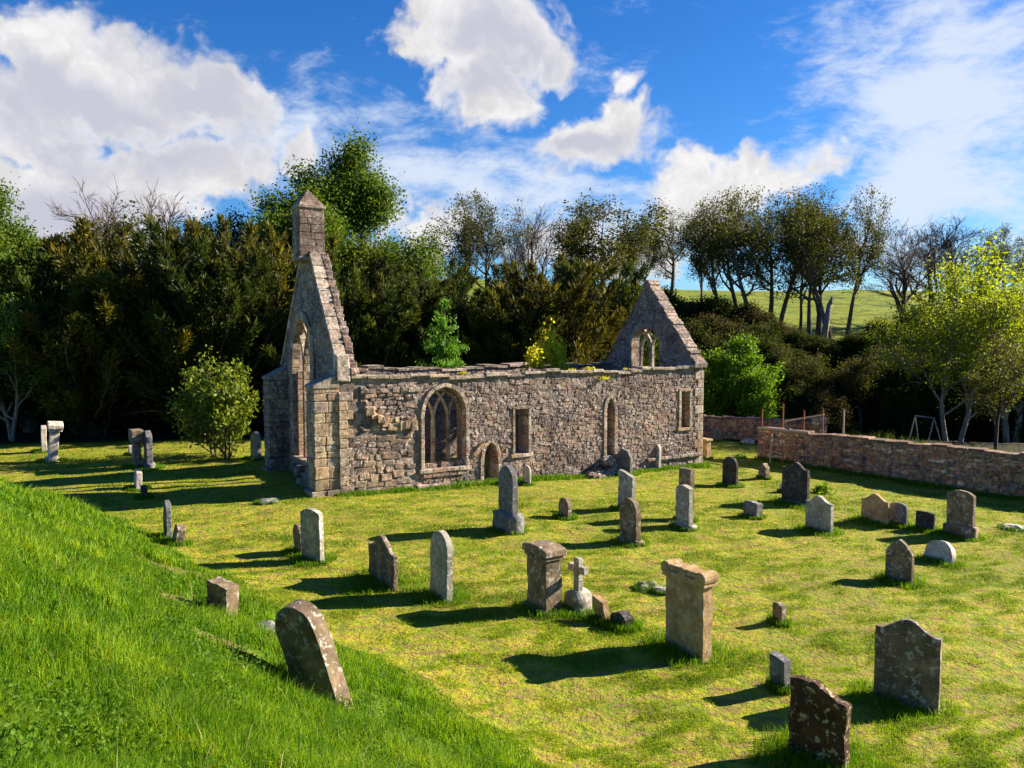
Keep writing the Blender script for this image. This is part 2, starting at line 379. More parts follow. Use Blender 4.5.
gx = axis([(-700, -120, 40), (-120, -40, 3), (-40, -18, .6), (-18, 24, .22), (24, 60, 1), (60, 140, 4), (140, 700, 40)])
gy = axis([(-300, -20, 30), (-20, 3, 1.2), (3, 42, .22), (42, 90, .7), (90, 180, 3), (180, 1400, 60)])
X, Y = np.meshgrid(gx, gy); Z = height(X, Y)
nx, ny = len(gx), len(gy); idx = np.arange(nx*ny).reshape(ny, nx)
Fg = np.stack([idx[:-1, :-1].ravel(), idx[:-1, 1:].ravel(), idx[1:, 1:].ravel(), idx[1:, :-1].ravel()], 1)
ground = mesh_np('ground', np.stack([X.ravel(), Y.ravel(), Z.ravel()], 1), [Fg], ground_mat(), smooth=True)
tag(ground, kind='structure')
def lawn_edge(x): return np.interp(x, [-40, -25, -12, 0, 12, 20, 28, 60], [36, 40, 42, 47, 47, 34, 26, 20])+0*x
def soilw(x, y):
    s = 0*x
    for px, py, r in ((152,564,.9), (186,574,1.2), (262,634,.9), (175,600,.6), (215,640,.5)):
        g = G(px, py); s = np.maximum(s, 1-sstep(np.hypot(x-g.x, y-g.y), r*.5, r))
    return s
xf, yf = X.ravel(), Y.ravel(); bw = bankw(xf, yf)
e = lawn_edge(xf)
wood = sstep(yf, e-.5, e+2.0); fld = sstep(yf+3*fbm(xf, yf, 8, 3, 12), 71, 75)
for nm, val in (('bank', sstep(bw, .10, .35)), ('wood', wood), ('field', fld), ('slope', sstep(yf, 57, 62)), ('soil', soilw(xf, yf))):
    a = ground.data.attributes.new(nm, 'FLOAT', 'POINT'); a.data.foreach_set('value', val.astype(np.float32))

#@@CHAPEL
# ------------------------------------------------------------ chapel (frame: u along the nave, v away from the camera, z up)
A = R(32); UX = Vector((math.cos(A), math.sin(A), 0)); VX = Vector((-math.sin(A), math.cos(A), 0)); ORG = Vector((-6.05, 27.8, 0))
def CH(u, v, z): return ORG+UX*u+VX*v+Vector((0, 0, z))
chapel = empty('ruined_chapel', CH(8.8, 3.4, -.3), A)
tag(chapel, 'long roofless ruined stone chapel with steep gables, bellcote and traceried pointed windows', 'chapel')
INV = (Matrix.Translation(chapel.location) @ Matrix.Rotation(A, 4, 'Z')).inverted()
def CL(u, v, z): return INV @ CH(u, v, z)      # into the chapel's own space
STN = dict(grey=(.29, .25, .22), purp=(.235, .17, .165), buff=(.46, .35, .21), pink=(.40, .22, .165), dark=(.12, .095, .085), pale=(.58, .52, .46), tan=(.40, .28, .15), rust=(.38, .17, .07))
def pick(ws):
    k = random.choices(list(ws), list(ws.values()))[0]; c = STN[k]; f = random.uniform(.75, 1.2)
    return tuple(min(1, q*f*random.uniform(.95, 1.05)) for q in c)
def inpoly(p, poly):
    x, y = p; r = False; n = len(poly)
    for i in range(n):
        (x1, y1), (x2, y2) = poly[i], poly[(i+1) % n]
        if (y1 > y) != (y2 > y) and x < (x2-x1)*(y-y1)/(y2-y1)+x1: r = not r
    return r
def arch(u0, u1, zb, zs, zt, n=7, flat=False):
    """closed outline of a pointed-arch opening, sill zb, springing zs, apex zt"""
    c = (u0+u1)/2; P = [(u0, zb), (u1, zb), (u1, zs)]
    for i in range(1, n):
        t = i/n; P.append((c+(u1-c)*math.cos(t*math.pi/2)**.85, zs+(zt-zs)*math.sin(t*math.pi/2)**1.0))
    P.append((c, zt+ (0 if flat else .04)))
    for i in range(n-1, 0, -1):
        t = i/n; P.append((c-(u1-c)*math.cos(t*math.pi/2)**.85, zs+(zt-zs)*math.sin(t*math.pi/2)))
    P.append((u0, zs)); return P
def plate(mb, outer, holes, d0, d1, c=(.2, .18, .16)):
    loops = [outer]+holes; allv = [p for l in loops for p in l]
    tris = tessellate_polygon([[Vector((a, z, 0)) for a, z in l] for l in loops])
    n = len(allv)
    Fs = [tuple(t) for t in tris]+[tuple(i+n for i in reversed(t)) for t in tris]
    b = 0
    for l in loops:
        m = len(l)
        for i in range(m): Fs.append((b+i, b+(i+1) % m, b+(i+1) % m+n, b+i+n))
        b += m
    mb.add([(a, d0, z) for a, z in allv]+[(a, d1, z) for a, z in allv], Fs, c)
def rubble(mb, outer, holes, face, zone, rh=(.10, .2), rw=(.14, .4), prot=(.02, .06), out=-1, gap=.012):
    """lays a skin of separate rough stones on a wall face at depth `face`; out = direction the face looks"""
    xs = [p[0] for p in outer]; zs = [p[1] for p in outer]; z = min(zs)
    while z < max(zs):
        h = random.uniform(*rh); x = min(xs)-random.uniform(0, .3)
        while x < max(xs):
            ww = random.uniform(*rw)*(.7+h*2.5)
            zo = random.uniform(-.03, .03)
            cx = x+ww/2; cz = z+h/2+zo+.10*noise.noise(Vector((cx*.9, z*.5, face)))+.05*noise.noise(Vector((cx*2.7, z*1.5, face+3)))
            for sc in (1, .7, .45):
                a, b = ww/2*sc-gap, h/2*min(1, sc*1.15)-gap*.8
                if a < .03 or b < .02: continue
                cs = [(cx-a, cz-b), (cx+a, cz-b), (cx+a, cz+b), (cx-a, cz+b), (cx, cz)]
                if all(inpoly(p, outer) and not any(inpoly(p, q) for q in holes) for p in cs):
                    k = 8; q1 = random.uniform(.45, .8) if b < .11 else .8; q2 = random.uniform(.6, .85) if b < .11 else .88; ph = [(-1, -q1), (-q2, -1), (q2, -1), (1, -q1), (1, q1), (q2, 1), (-q2, 1), (-1, q1)]
                    jit = [(p+random.uniform(-.13, .13), q+random.uniform(-.13, .13)) for p, q in ph]
                    rt = random.gauss(0, .07); ra, rb = a, b; jit = [(p-q*rt*rb/ra, q+p*rt*ra/rb) for p, q in jit]
                    d = random.uniform(*prot); tx, tz = random.uniform(-.3, .3), random.uniform(-.3, .3)
                    Vv = [(cx+p*a, face+.012*(-out), cz+q*b) for p, q in jit]
                    Vv += [(cx+p*a*.95, face+out*d*.6, cz+q*b*.95) for p, q in jit]
                    Vv += [(cx+p*a*.8, face+out*d*(1+tx*p+tz*q), cz+q*b*.78) for p, q in jit]
                    Fs = [(i, (i+1) % k, k+(i+1) % k, k+i) for i in range(k)]+[(k+i, k+(i+1) % k, 2*k+(i+1) % k, 2*k+i) for i in range(k)]+[tuple(range(2*k, 3*k))]
                    mb.add(Vv, Fs, zone(cx, cz)); break
            x += ww
        z += h
def sweep(mb, path, wid, d0, d1, c, j=.0, seg=True):
    """stone band along a path in (a,z), width wid centred on the path, from depth d0 to d1, cut in separate blocks"""
    n = len(path)
    nr = []
    for i in range(n):
        a = Vector(path[max(i-1, 0)]); b = Vector(path[min(i+1, n-1)]); t = (b-a).normalized(); nr.append(Vector((-t.y, t.x)))
    for i in range(n-1):
        p, q = Vector(path[i]), Vector(path[i+1]); h = wid/2
        jj = random.uniform(-j, j)
        e0, e1 = p+(q-p)*.012, q-(q-p)*.012
        L = [e0-nr[i]*h, e1-nr[i+1]*h, e1+nr[i+1]*h, e0+nr[i]*h]
        P = [(x, d0+jj, z) for x, z in L]+[(x, d1, z) for x, z in L]
        cc = c() if callable(c) else c
        mb.add(P, [(0,1,2,3), (7,6,5,4), (0,4,5,1), (1,5,6,2), (2,6,7,3), (3,7,4,0)], cc)
GABLE_MIX = dict(grey=4, purp=3, buff=1, pale=1.5, dark=1.5, pink=1)
dress = lambda: pick(dict(buff=3, grey=3, tan=2, pale=2))
dressg = lambda: pick(dict(grey=4, pale=2, purp=1, tan=1))

# south wall
def ztop(u): return 4.06+.06*math.sin(u*.9)+.05*math.sin(u*2.3+1)
gz = lambda u, v=0: hz(*(CH(u, v, 0).xy))-.35
W1 = arch(3.2, 5.1, .62, 2.55, 3.72); DO = arch(5.74, 6.55, -.6, .55, 1.48, 5); W2 = [(7.2, .88), (7.95, .88), (7.95, 2.72), (7.2, 2.72)]
W3 = arch(11.82, 12.4, .42, 2.3, 2.95, 5); W4 = [(16.15, 1.37), (16.82, 1.37), (16.82, 3.1), (16.15, 3.1)]
holesS = [W1, DO, W2, W3, W4]
us = np.linspace(0, 17.6, 45)
outS = [(0, gz(0))]+[(17.6, gz(17.6))]+[(float(u), ztop(u)) for u in us[::-1]]
mb = MB(); plate(mb, outS, holesS, 0, .85); 
south = mb.build('south_wall', M_CORE, chapel, fn=lambda a, d, z: CL(a, d, z))
def zoneS(u, z):
    pn = noise.noise(Vector((u*.55, z*.8, 4.2)))
    if u > 3.0 and pn > .18 and random.random() < .6: return pick(dict(pink=4, buff=2, pale=1))
    if u > 3.0 and pn < -.2 and random.random() < .6: return pick(dict(pale=2, grey=4))
    if u > 3.3 and random.random() < .6*sstep(np.array(z), .8, 2.6): return pick(dict(purp=3, dark=3))
    if u < 2.9 and z < 2.3: return pick(dict(buff=5, grey=2, tan=2, pale=2, rust=.5))
    if u < 3 and z > 2.3: return pick(dict(dark=4, grey=2, purp=3, tan=1))
    if 2.9 <= u < 3.3 or (5.1 < u < 5.8): return pick(dict(pink=3, grey=2, purp=2, buff=1))
    lo = max(0, 1-z/2.2)
    return pick(dict(grey=3.5, purp=4, pale=.8+(1.2 if (13 < u < 15) else 0), dark=1.8*(1-lo)+.4, pink=.5+3*lo*(1 if u > 8 else .4), buff=.5+(1.0*lo)+(2 if u > 16 else 0), tan=.6))
mb = MB()
grow = lambda h, s: [(((sum(p[0] for p in h)/len(h))+(p[0]-(sum(q[0] for q in h)/len(h)))*s), ((sum(p[1] for p in h)/len(h))+(p[1]-(sum(q[1] for q in h)/len(h)))*s)) for p in h]
hz_small = [grow(W1, 1.14), grow(DO, 1.3), grow(W2, 1.06), grow(W3, 1.15), grow(W4, 1.1)]
rubble(mb, [(0.02, gz(0)), (2.95, gz(3)), (2.95, 2.2), (.02, 2.2)], hz_small, 0, zoneS, (.13, .3), (.16, .6), (.012, .05), gap=.006)
rubble(mb, [(0.75, 2.2), (3.05, 2.2), (3.05, 3.95), (.75, 3.95)], hz_small, 0, zoneS, (.09, .2), (.12, .5), (.01, .09), gap=.008)
rubble(mb, [(2.95, gz(3)), (17.5, gz(17.6)), (17.5, 3.92), (3.05, 3.92)], hz_small, 0, zoneS, (.06, .19), (.07, .32), (.003, .034), gap=.004)
mb.build('rubble_facing', M_RUB, south, fn=lambda a, d, z: CL(a, d, z)).parent = south
# broken projecting corbel course and a dark and grey block course above it, left part
mb = MB(); 
for i in range(9):
    u = 1.0+i*.22; zc = 3.05-.16*i+random.uniform(-.04, .04) if i < 5 else 2.42+random.uniform(-.04, .03)
    mb.box(u-.05, u+.24, -.08-.10*random.random(), .03, zc-.2-.08*random.random(), zc+.05, pick(dict(buff=3, pink=2, tan=2)), .05)
    mb.box(u-.02, u+.2, -.06-.07*random.random(), .03, zc+.04, zc+.2+.1*random.random(), pick(dict(dark=2, pink=2, tan=2)), .04)
mb.build('corbel_course', M_DRESS, chapel, fn=lambda a, d, z: CL(a, d, z), bevel=.02); mb = MB()
for i in range(8):
    u = .8+i*.3; mb.box(u, u+.29, -.05-.06*random.random(), .03, 3.55, 3.7+.05*random.random(), pick(dict(dark=2, grey=3)), .02)
mb.build('corbel_course', M_DRESS, chapel, fn=lambda a, d, z: CL(a, d, z), bevel=.02)
# wall head coping, irregular slabs
def coping(name, u0, u1, v0, v1, zf, par, colr):
    mb = MB(); u = u0
    while u < u1:
        l = min(random.uniform(.5, 1.0), u1-u+.01)
        mb.box(u+.006, u+l-.006, v0-random.uniform(0, .04), v1+random.uniform(0, .04), zf(u)-.03, zf(u)+random.uniform(.06, .11), pick(colr), .012); u += l
    return mb.build(name, M_DRESS, par, fn=lambda a, d, z: CL(a, d, z), bevel=.02)
coping('wall_coping', .45, 17.0, -.1, .12, ztop, chapel, dict(pale=3, grey=3, buff=1))
mb = MB()
mb.box(.8, 16.95, .14, .74, 3.9, 4.03, pick(dict(dark=1)))
for i in range(260):
    u = random.uniform(.8, 16.9); v = random.uniform(.1, .75); s = random.uniform(.05, .14)
    mb.box(u, u+s*1.6, v, v+s, ztop(u)-.05, ztop(u)+s*.6, pick(dict(dark=3, grey=2, purp=2)), .02)
mb.build('wall_head_rubble', M_RUB, chapel, fn=lambda a, d, z: CL(a, d, z), bevel=.012)
# quoins at the east corner and west corner
mb = MB()
for i in range(12):
    z0 = gz(17.5)+i*.4; l = .52 if i % 2 else .34
    if z0 > 3.8: break
    mb.box(17.6-l, 17.625, -.035-.01*random.random(), .3, z0+.008, z0+.392, pick(dict(buff=4, pale=3, tan=1)), .01)
mb.build('quoins', M_DRESS, chapel, fn=lambda a, d, z: CL(a, d, z), bevel=.02); mb = MB()
for i in range(12):
    z0 = gz(0)+i*.33; l = .5 if i % 2 else .3
    if z0 > 3.9: break
    mb.box(-.02, l, -.09, .3, z0+.008, z0+.322, pick(dict(buff=3, pale=1, grey=2, tan=2)), .012)
mb.build('quoins', M_DRESS, chapel, fn=lambda a, d, z: CL(a, d, z), bevel=.02)

def window_dressings(name, hole, par, colr, wid=.16, f0=-.05, f1=.5, frame=CL, sill=True):
    p = empty(name); p.parent = par; p.matrix_parent_inverse.identity()
    mb = MB(); path = hole[1:]+[hole[0]]
    pts = [path[0]]
    for a, b in zip(path, path[1:]):                     # subdivide long jambs into blocks
        L = math.hypot(b[0]-a[0], b[1]-a[1]); n = max(1, round(L/.36))
        pts += [(a[0]+(b[0]-a[0])*i/n, a[1]+(b[1]-a[1])*i/n) for i in range(1, n+1)]
    sweep(mb, pts, wid, f0, f1, colr, .008)
    mb.build('surround', M_DRESS, p, fn=frame, bevel=.018)
    if sill:
        mb = MB(); u0, u1 = hole[0][0], hole[1][0]; z = hole[0][1]; n = max(1, round((u1-u0)/.5)); dx = (u1-u0+.3)/n
        for i in range(n): mb.box(u0-.15+i*dx+.005, u0-.15+(i+1)*dx-.005, f0-.05, f1, z-.14, z, colr(), .008)
        mb.build('sill', M_DRESS, p, fn=frame, bevel=.02)
    return p
# window 1 with three lights and intersecting tracery
pinkd = lambda: pick(dict(pale=3, grey=2, pink=2))
win = window_dressings('traceried_window', W1, chapel, pinkd, .15, -.07, .28)
mb = MB(); gold = lambda: pick(dict(tan=3, buff=3))
u0, u1, zs, zt = 3.2, 5.1, 2.55, 3.72; lw = (u1-u0)/3
def arc(c0, side, r, z0, n=7, mx=1.0):
    return [(c0+side*(-r+r*math.cos(t)), z0+r*.95*math.sin(t)) for t in [mx*i/n for i in range(n+1)]]
for k in (1, 2):
    um = u0+lw*k
    sweep(mb, [(um, .6), (um, 1.1), (um, 1.6), (um, 2.1), (um, 2.4)], .13, .30, .46, gold)
    for sdx in (-1, 1):
        far = (u1-um) if sdx < 0 else (um-u0)
        pts = []
        for i in range(9):
            t = i/8*1.25; r = 1.75
            x = um+sdx*(r-r*math.cos(t)); z = 2.36+r*math.sin(t)*.92
            if inpoly((x, z), W1) or i == 0: pts.append((x, z))
        if len(pts) > 1: sweep(mb, pts, .085, .31, .44, gold)
for um, sdx in ((u0, 1), (u1, -1)):
    pts = []
    for i in range(10):
        t = i/9*1.3; r = 1.35; x = um+sdx*(r-r*math.cos(t)+.02); z = 2.36+r*math.sin(t)*.95
        if x < u0 or x > u1: break
        if inpoly((x, z), W1) or i == 0: pts.append((x, z))
    if len(pts) > 1: sweep(mb, pts, .085, .31, .44, gold)
mb.build('tracery', M_DRESS, win, fn=CL, bevel=.018)
mb = MB()
for i in range(26):
    u = random.uniform(3.15, 5.05); s = random.uniform(.1, .22); mb.box(u, u+s*1.3, .1, .5, .58, .6+s, pick(dict(dark=2, tan=2, grey=2)), .03)
mb.build('rubble_fill', M_RUB, win, fn=CL, bevel=.02)
# plinth ledge below window 1
mb = MB()
for i in range(6):
    mb.box(2.9+i*.47, 2.9+i*.47+.46, -.22, .02, -.14-.015*i, .08-.02*i, pick(dict(pink=2, pale=2, grey=2, purp=2)), .015)
mb.build('plinth_ledge', M_DRESS, chapel, fn=CL, bevel=.025); mb = MB()
for i in range(7): mb.box(14.2+i*.48, 14.2+i*.48+.47, -.14, .02, .0, .14, pick(dict(pale=2, grey=3)), .015)
mb.build('plinth_ledge', M_DRESS, chapel, fn=CL, bevel=.025); mb = MB()
for i in range(5): mb.box(3.2+i*.36, 3.2+i*.36+.35, -.08, .02, .30, .52, pick(dict(pink=2, dark=2, grey=2)), .015)
mb.build('plinth_ledge', M_DRESS, chapel, fn=CL, bevel=.025)
dr = window_dressings('doorway', DO, chapel, pinkd, .16, -.06, .6, sill=False)
mb = MB()
sweep(mb, [(5.35, .95), (5.6, 1.25), (5.85, 1.42)], .2, -.12, .02, lambda: pick(dict(rust=2, tan=2)))
mb.build('hood_fragment', M_DRESS, dr, fn=CL, bevel=.02)
window_dressings('square_window', W2, chapel, dressg, .12, -.045, .5)
window_dressings('lancet_window', W3, chapel, dressg, .17, -.05, .5)
window_dressings('square_window', W4, chapel, lambda: pick(dict(pale=3, buff=3)), .16, -.05, .5)
# blocking slab half closing the square windows
mb = MB(); mb.box(7.2, 7.55, .35, .5, .88, 2.72, pick(dict(grey=1)), .005); mb.build('blocking_slab', M_DRESS, chapel, fn=CL, bevel=.01)
mb = MB(); mb.box(16.16, 16.81, .5, .62, 1.37, 3.1, pick(dict(tan=1)), .004); mb.build('blocking_slab', M_DRESS, chapel, fn=CL, bevel=.01)
# heap of footing masonry left of the lancet
mb = MB()
for i in range(40):
    u = random.uniform(10.9, 12.3); s = random.uniform(.12, .25); h = max(.1, .75-abs(u-11.9)*.75)
    zc = random.uniform(gz(11)+.3, gz(11)+.35+h); mb.box(u-s, u+s, -.12-.45*(1-(zc-gz(11)-.3)/(h+.1))-.1, .05, zc-s*.7, zc+s*.6, pick(dict(grey=2, dark=2, purp=1, pale=.5)), .04)
mb.build('footing_heap', M_RUB, chapel, fn=CL, bevel=.04)

# north wall
holesN = [arch(3.4, 4.5, .9, 2.3, 3.2), arch(8.0, 8.7, .8, 2.2, 2.9, 5)]
mb = MB(); plate(mb, [(0, -1), (17.6, -1)]+[(float(u), ztop(u+5)) for u in us[::-1]], holesN, 6.05, 6.9)
nw = mb.build('north_wall', M_CORE, chapel, fn=CL)
mb = MB(); rubble(mb, [(.7, 2.0), (17, 2.0), (17, 3.95), (.7, 3.95)], holesN, 6.05, lambda u, z: pick(dict(purp=3, dark=3, grey=3)), (.12, .22), (.2, .5))
mb.build('rubble_facing', M_RUB, nw, fn=CL)
coping('north_wall_coping', .7, 17.0, 6.0, 6.9, lambda u: ztop(u+5), chapel, dict(grey=3, dark=2, pale=2))

# west gable: frame a=v, depth=u
CW = lambda a, d, z: CL(d, a, z)
VM = 3.42
WW = arch(2.65, 5.35, .75, 4.3, 6.35, 9)
outW = [(0, -1), (6.9, -1), (6.9, 4.35), (VM+.5, 8.75), (VM-.5, 8.75), (0, 4.35)]
mb = MB(); plate(mb, outW, [WW], .03, .62); wg = mb.build('west_gable', M_CORE, chapel, fn=CW)
mb = MB()
# big dressed blocks on the outside face and rough ones inside/edge
rubble(mb, [(0.02, -1), (6.88, -1), (6.88, 4.3), (VM+.5, 8.7), (VM-.5, 8.7), (.02, 4.3)], [grow(WW, 1.06)], .03, lambda a, z: pick(dict(grey=4, pale=2, tan=1, buff=1, dark=1)), (.26, .36), (.4, .75), (.012, .03), gap=.004)
mb.build('gable_facing', M_RUB, wg, fn=CW); mb = MB()
rubble(mb, [(0.85, 4.2), (6.0, 4.2), (VM+.5, 8.3), (VM-.5, 8.3)], [grow(WW, 1.06)], .62, lambda a, z: pick(GABLE_MIX), (.12, .22), (.15, .4), (.03, .08), out=1)
mb.build('gable_facing', M_RUB, wg, fn=CW)
# raking copings: outer smooth weathering, inner ragged wall edge
for side in (-1, 1):
    mb = MB(); mb2 = MB()
    a0, z0, a1, z1 = VM+side*.5, 8.62, VM+side*3.45, 4.32
    n = 9
    for i in range(n):
        t0, t1 = i/n, (i+1)/n-.004
        p, q = (a0+(a1-a0)*t0, z0+(z1-z0)*t0), (a0+(a1-a0)*t1, z0+(z1-z0)*t1)
        nrm = Vector((side*4.3, 2.95)).normalized()
        jj = random.uniform(-.015, .015)
        def quad(o, lo, hi, d0, d1, cc):
            L = [(p[0]+nrm.x*lo, p[1]+nrm.y*lo), (q[0]+nrm.x*lo, q[1]+nrm.y*lo), (q[0]+nrm.x*hi, q[1]+nrm.y*hi), (p[0]+nrm.x*hi, p[1]+nrm.y*hi)]
            o.add([(x, d0, z) for x, z in L]+[(x, d1, z) for x, z in L], [(0,1,2,3), (7,6,5,4), (0,4,5,1), (1,5,6,2), (2,6,7,3), (3,7,4,0)], cc)
        quad(mb, -.06, .10+jj, -.04, .40, pick(dict(pale=3, grey=2, buff=1)))
    for i in range(34):
        t = (i+random.random()*.5)/34; x, z = a0+(a1-a0)*t, z0+(z1-z0)*t; s = random.uniform(.08, .17)
        mb2.box(x-s, x+s, .42, .66+random.uniform(0, .07), z-s, z+s*.6, pick(dict(dark=2, grey=2, purp=2, pink=1)), .03)
    mb.build('raking_coping', M_DRESS, wg, fn=CW, bevel=.02); mb2.build('ragged_wall_edge', M_RUB, wg, fn=CW, bevel=.03)
# kneeler at the slope foot
mb = MB(); mb.box(-.12, .75, -.1, .42, 4.0, 4.42, pick(dict(pale=1)), .02); mb.box(-.06, .4, -.06, .40, 4.42, 4.95, pick(dict(pale=1)), .04)
mb.build('kneeler', M_DRESS, wg, fn=CW, bevel=.05)
# great west window
ww = window_dressings('west_window', WW, chapel, lambda: pick(dict(grey=4, pale=2, tan=2)), .34, -.07, .3, frame=CW, sill=True)
mb = MB(); c0 = (2.65+5.35)/2
for k in (1, 2):
    um = 2.65+.9*k; sweep(mb, [(um, .7)]+[(um, .7+.45*i) for i in range(1, 8)]+[(um, 4.2)], .17, .14, .42, lambda: pick(dict(rust=1, tan=4, buff=2)))
    for sx in (-1, 1):
        pts = []
        for i in range(10):
            t = i/9*1.2; r = 2.6; x = um+sx*(r-r*math.cos(t)); z = 4.15+r*math.sin(t)*.95
            if inpoly((x, z), WW) or i == 0: pts.append((x, z))
        if len(pts) > 1: sweep(mb, pts, .13, .16, .40, lambda: pick(dict(tan=4, buff=1)))
mb.build('tracery', M_DRESS, ww, fn=CW, bevel=.025); mb = MB()
sweep(mb, [(2.9, .7)]+[(2.9, .7+.45*i) for i in range(1, 8)]+[(2.95, 4.2)], .14, .1, .5, lambda: pick(dict(tan=3, rust=1)))
mb.build('jamb_shaft', M_DRESS, ww, fn=CW, bevel=.025); mb = MB()
sweep(mb, [(5.1, .7)]+[(5.1, .7+.45*i) for i in range(1, 8)]+[(5.05, 4.2)], .14, .1, .5, lambda: pick(dict(tan=3, rust=1)))
mb.build('jamb_shaft', M_DRESS, ww, fn=CW, bevel=.025)
# buttresses
for v0, v1, u0, cmix in ((-.02, .82, -.9, dict(buff=4, grey=2, tan=2, pale=1)), (6.1, 6.92, -.78, dict(dark=4, grey=2, purp=2))):  # far buttress: darker stone mix paints in the shade on its south face
    bt = MB(); n = 12; zz = -1.0
    while zz < 3.75:
        h = random.uniform(.2, .46); e_ = .12 if zz < .1 else 0
        split = random.uniform(.35, .6)
        for a, b in ((u0-e_, u0*(1-split)), (u0*(1-split), .03)):
            bt.box(a+.002, b-.002, v0+.01-e_*.3-random.uniform(0, .03), v1, zz+.003, min(zz+h, 3.9)-.003, pick(cmix), .018)
        zz += h
    b_ = bt.build('buttress', M_DRESS, chapel, fn=CL, bevel=.03)
    cp = MB(); cp.add([(u0-.03, v0-.04, 3.78), (.02, v0-.04, 3.78), (.02, v1+.02, 3.78), (u0-.03, v1+.02, 3.78), (u0-.03, v0-.04, 3.9), (.02, v0-.04, 4.3), (.02, v1+.02, 4.3), (u0-.03, v1+.02, 3.9)],
        [(0,3,2,1), (4,5,6,7), (0,1,5,4), (1,2,6,5), (2,3,7,6), (3,0,4,7)], (.30, .28, .26)); cp.build('weathering_cap', M_DRESS, b_, fn=CL, bevel=.03)
# rubble lump at the window foot
mb = MB()
for i in range(30):
    s = random.uniform(.12, .25); a = random.uniform(1.3, 3.6); z = random.uniform(-.4, .9); mb.box(a-s, a+s, -.5+.2*z-.1, .1, z-s, z+s*.7, pick(dict(pale=2, grey=3, dark=1)), .05)
mb.build('broken_masonry', M_RUB, wg, fn=CW, bevel=.05)
# bellcote
bc = MB()
zz = 8.45; ua, ub, va, vb = -.36, .60, 2.95, 3.87
while zz < 10.35:
    h = random.uniform(.22, .3); top = min(zz+h, 10.38)
    s = random.uniform(.3, .7)
    for a, b in ((ua, ua+(ub-ua)*s), (ua+(ub-ua)*s, ub)):
        for c_, d_ in ((va, (va+vb)/2), ((va+vb)/2, vb)):
            bc.box(a+.004, b-.004, c_+.003, d_-.003, zz+.004, top-.004, pick(dict(purp=4, dark=4, pink=1)), .015)
    zz += h
bc.box(ua-.06, ub+.05, va-.05, vb+.05, 8.42, 8.55, pick(dict(grey=1)), .01)
bell = bc.build('bellcote', M_DRESS, chapel, fn=CL, bevel=.018)
mb = MB(); mb.box(ua-.055, ub+.055, va-.05, vb+.05, 10.36, 10.5, pick(dict(grey=1)), .015)
mb.build('string_course', M_DRESS, bell, fn=CL, bevel=.03)
mb = MB(); cu, cv = (ua+ub)/2, (va+vb)/2
L = 6
for i in range(L):
    f0, f1 = 1-i/L, 1-(i+.72)/L; z0, z1 = 10.5+i*.105, 10.5+(i+1)*.105-.003
    a, b = .49*f0, .45*f0; a1, b1 = .49*f1, .45*f1
    q = pick(dict(dark=2, grey=1, purp=3))
    mb.add([(cu-a, cv-b, z0), (cu+a, cv-b, z0), (cu+a, cv+b, z0), (cu-a, cv+b, z0), (cu-a1, cv-b1, z1), (cu+a1, cv-b1, z1), (cu+a1, cv+b1, z1), (cu-a1, cv+b1, z1)],
           [(0,3,2,1), (4,5,6,7), (0,1,5,4), (1,2,6,5), (2,3,7,6), (3,0,4,7)], q)
mb.build('pyramid_cap', M_DRESS, bell, fn=CL, bevel=.02)

# east gable (inner face looks towards the camera's left)
EA = 3.3; E0, E1 = 17.0, 17.58
EW = arch(2.2, 4.45, 4.02, 5.3, 6.0, 7, True)
outE = [(0, -1.4), (6.9, -1.4), (6.9, 4.0), (6.5, 4.1), (EA+.12, 8.05), (EA-.14, 8.2), (0, 4.25)]
mb = MB(); plate(mb, outE, [EW], E0, E1); eg = mb.build('east_gable', M_CORE, chapel, fn=CW)
mb = MB()
rubble(mb, [(.86, 3.9), (6.1, 3.9), (6.1, 4.3), (EA, 8.0), (.86, 5.1)], [grow(EW, 1.12)], E0, lambda a, z: pick(dict(purp=4, grey=3, pale=1.5, dark=1.2, pink=.6)), (.07, .2), (.08, .3), (.005, .04), gap=.004)
mb.build('rubble_facing', M_RUB, eg, fn=CW)
mb = MB()
for (a0, z0, a1, z1, n) in ((EA-.1, 8.15, -.12, 4.22, 26), (EA+.12, 7.95, 6.4, 4.2, 17)):
    for i in range(n):
        t0, t1 = i/n, (i+1)/n; sx = 1 if a1 > a0 else -1
        nrm = Vector((sx*4, 3.4)).normalized(); p = (a0+(a1-a0)*t0, z0+(z1-z0)*t0); q = (a0+(a1-a0)*t1, z0+(z1-z0)*t1)
        hi = random.uniform(.04, .16) if sx < 0 else random.uniform(.0, .06)
        L = [(p[0]-nrm.x*.05, p[1]-nrm.y*.05), (q[0]-nrm.x*.05, q[1]-nrm.y*.05), (q[0]+nrm.x*hi, q[1]+nrm.y*hi), (p[0]+nrm.x*hi, p[1]+nrm.y*hi)]
        mb.add([(x, E0-.09+random.uniform(0, .05), z) for x, z in L]+[(x, E1+.06, z) for x, z in L], [(0,1,2,3), (7,6,5,4), (0,4,5,1), (1,5,6,2), (2,6,7,3), (3,7,4,0)], pick(dict(dark=3, tan=2, grey=3, pale=1)))
mb.box(-.2, .5, E0-.12, E1+.1, 4.1, 4.32, pick(dict(pale=1)), .02)
mb.box(EA-.16, EA+.16, E0-.05, E1+.05, 7.9, 8.3, pick(dict(pink=1)), .05)
mb.build('raking_coping', M_RUB, eg, fn=CW, bevel=.03)
ew = window_dressings('east_window', EW, chapel, dressg, .2, E0-.03, E0+.25, frame=CW, sill=True)
mb = MB(); mid = 3.35
pl = lambda: pick(dict(pale=3, buff=2))
sweep(mb, [(mid, 4.0), (mid, 4.4), (mid, 4.8), (mid, 5.1)], .14, E1-.2, E1-.03, pl)
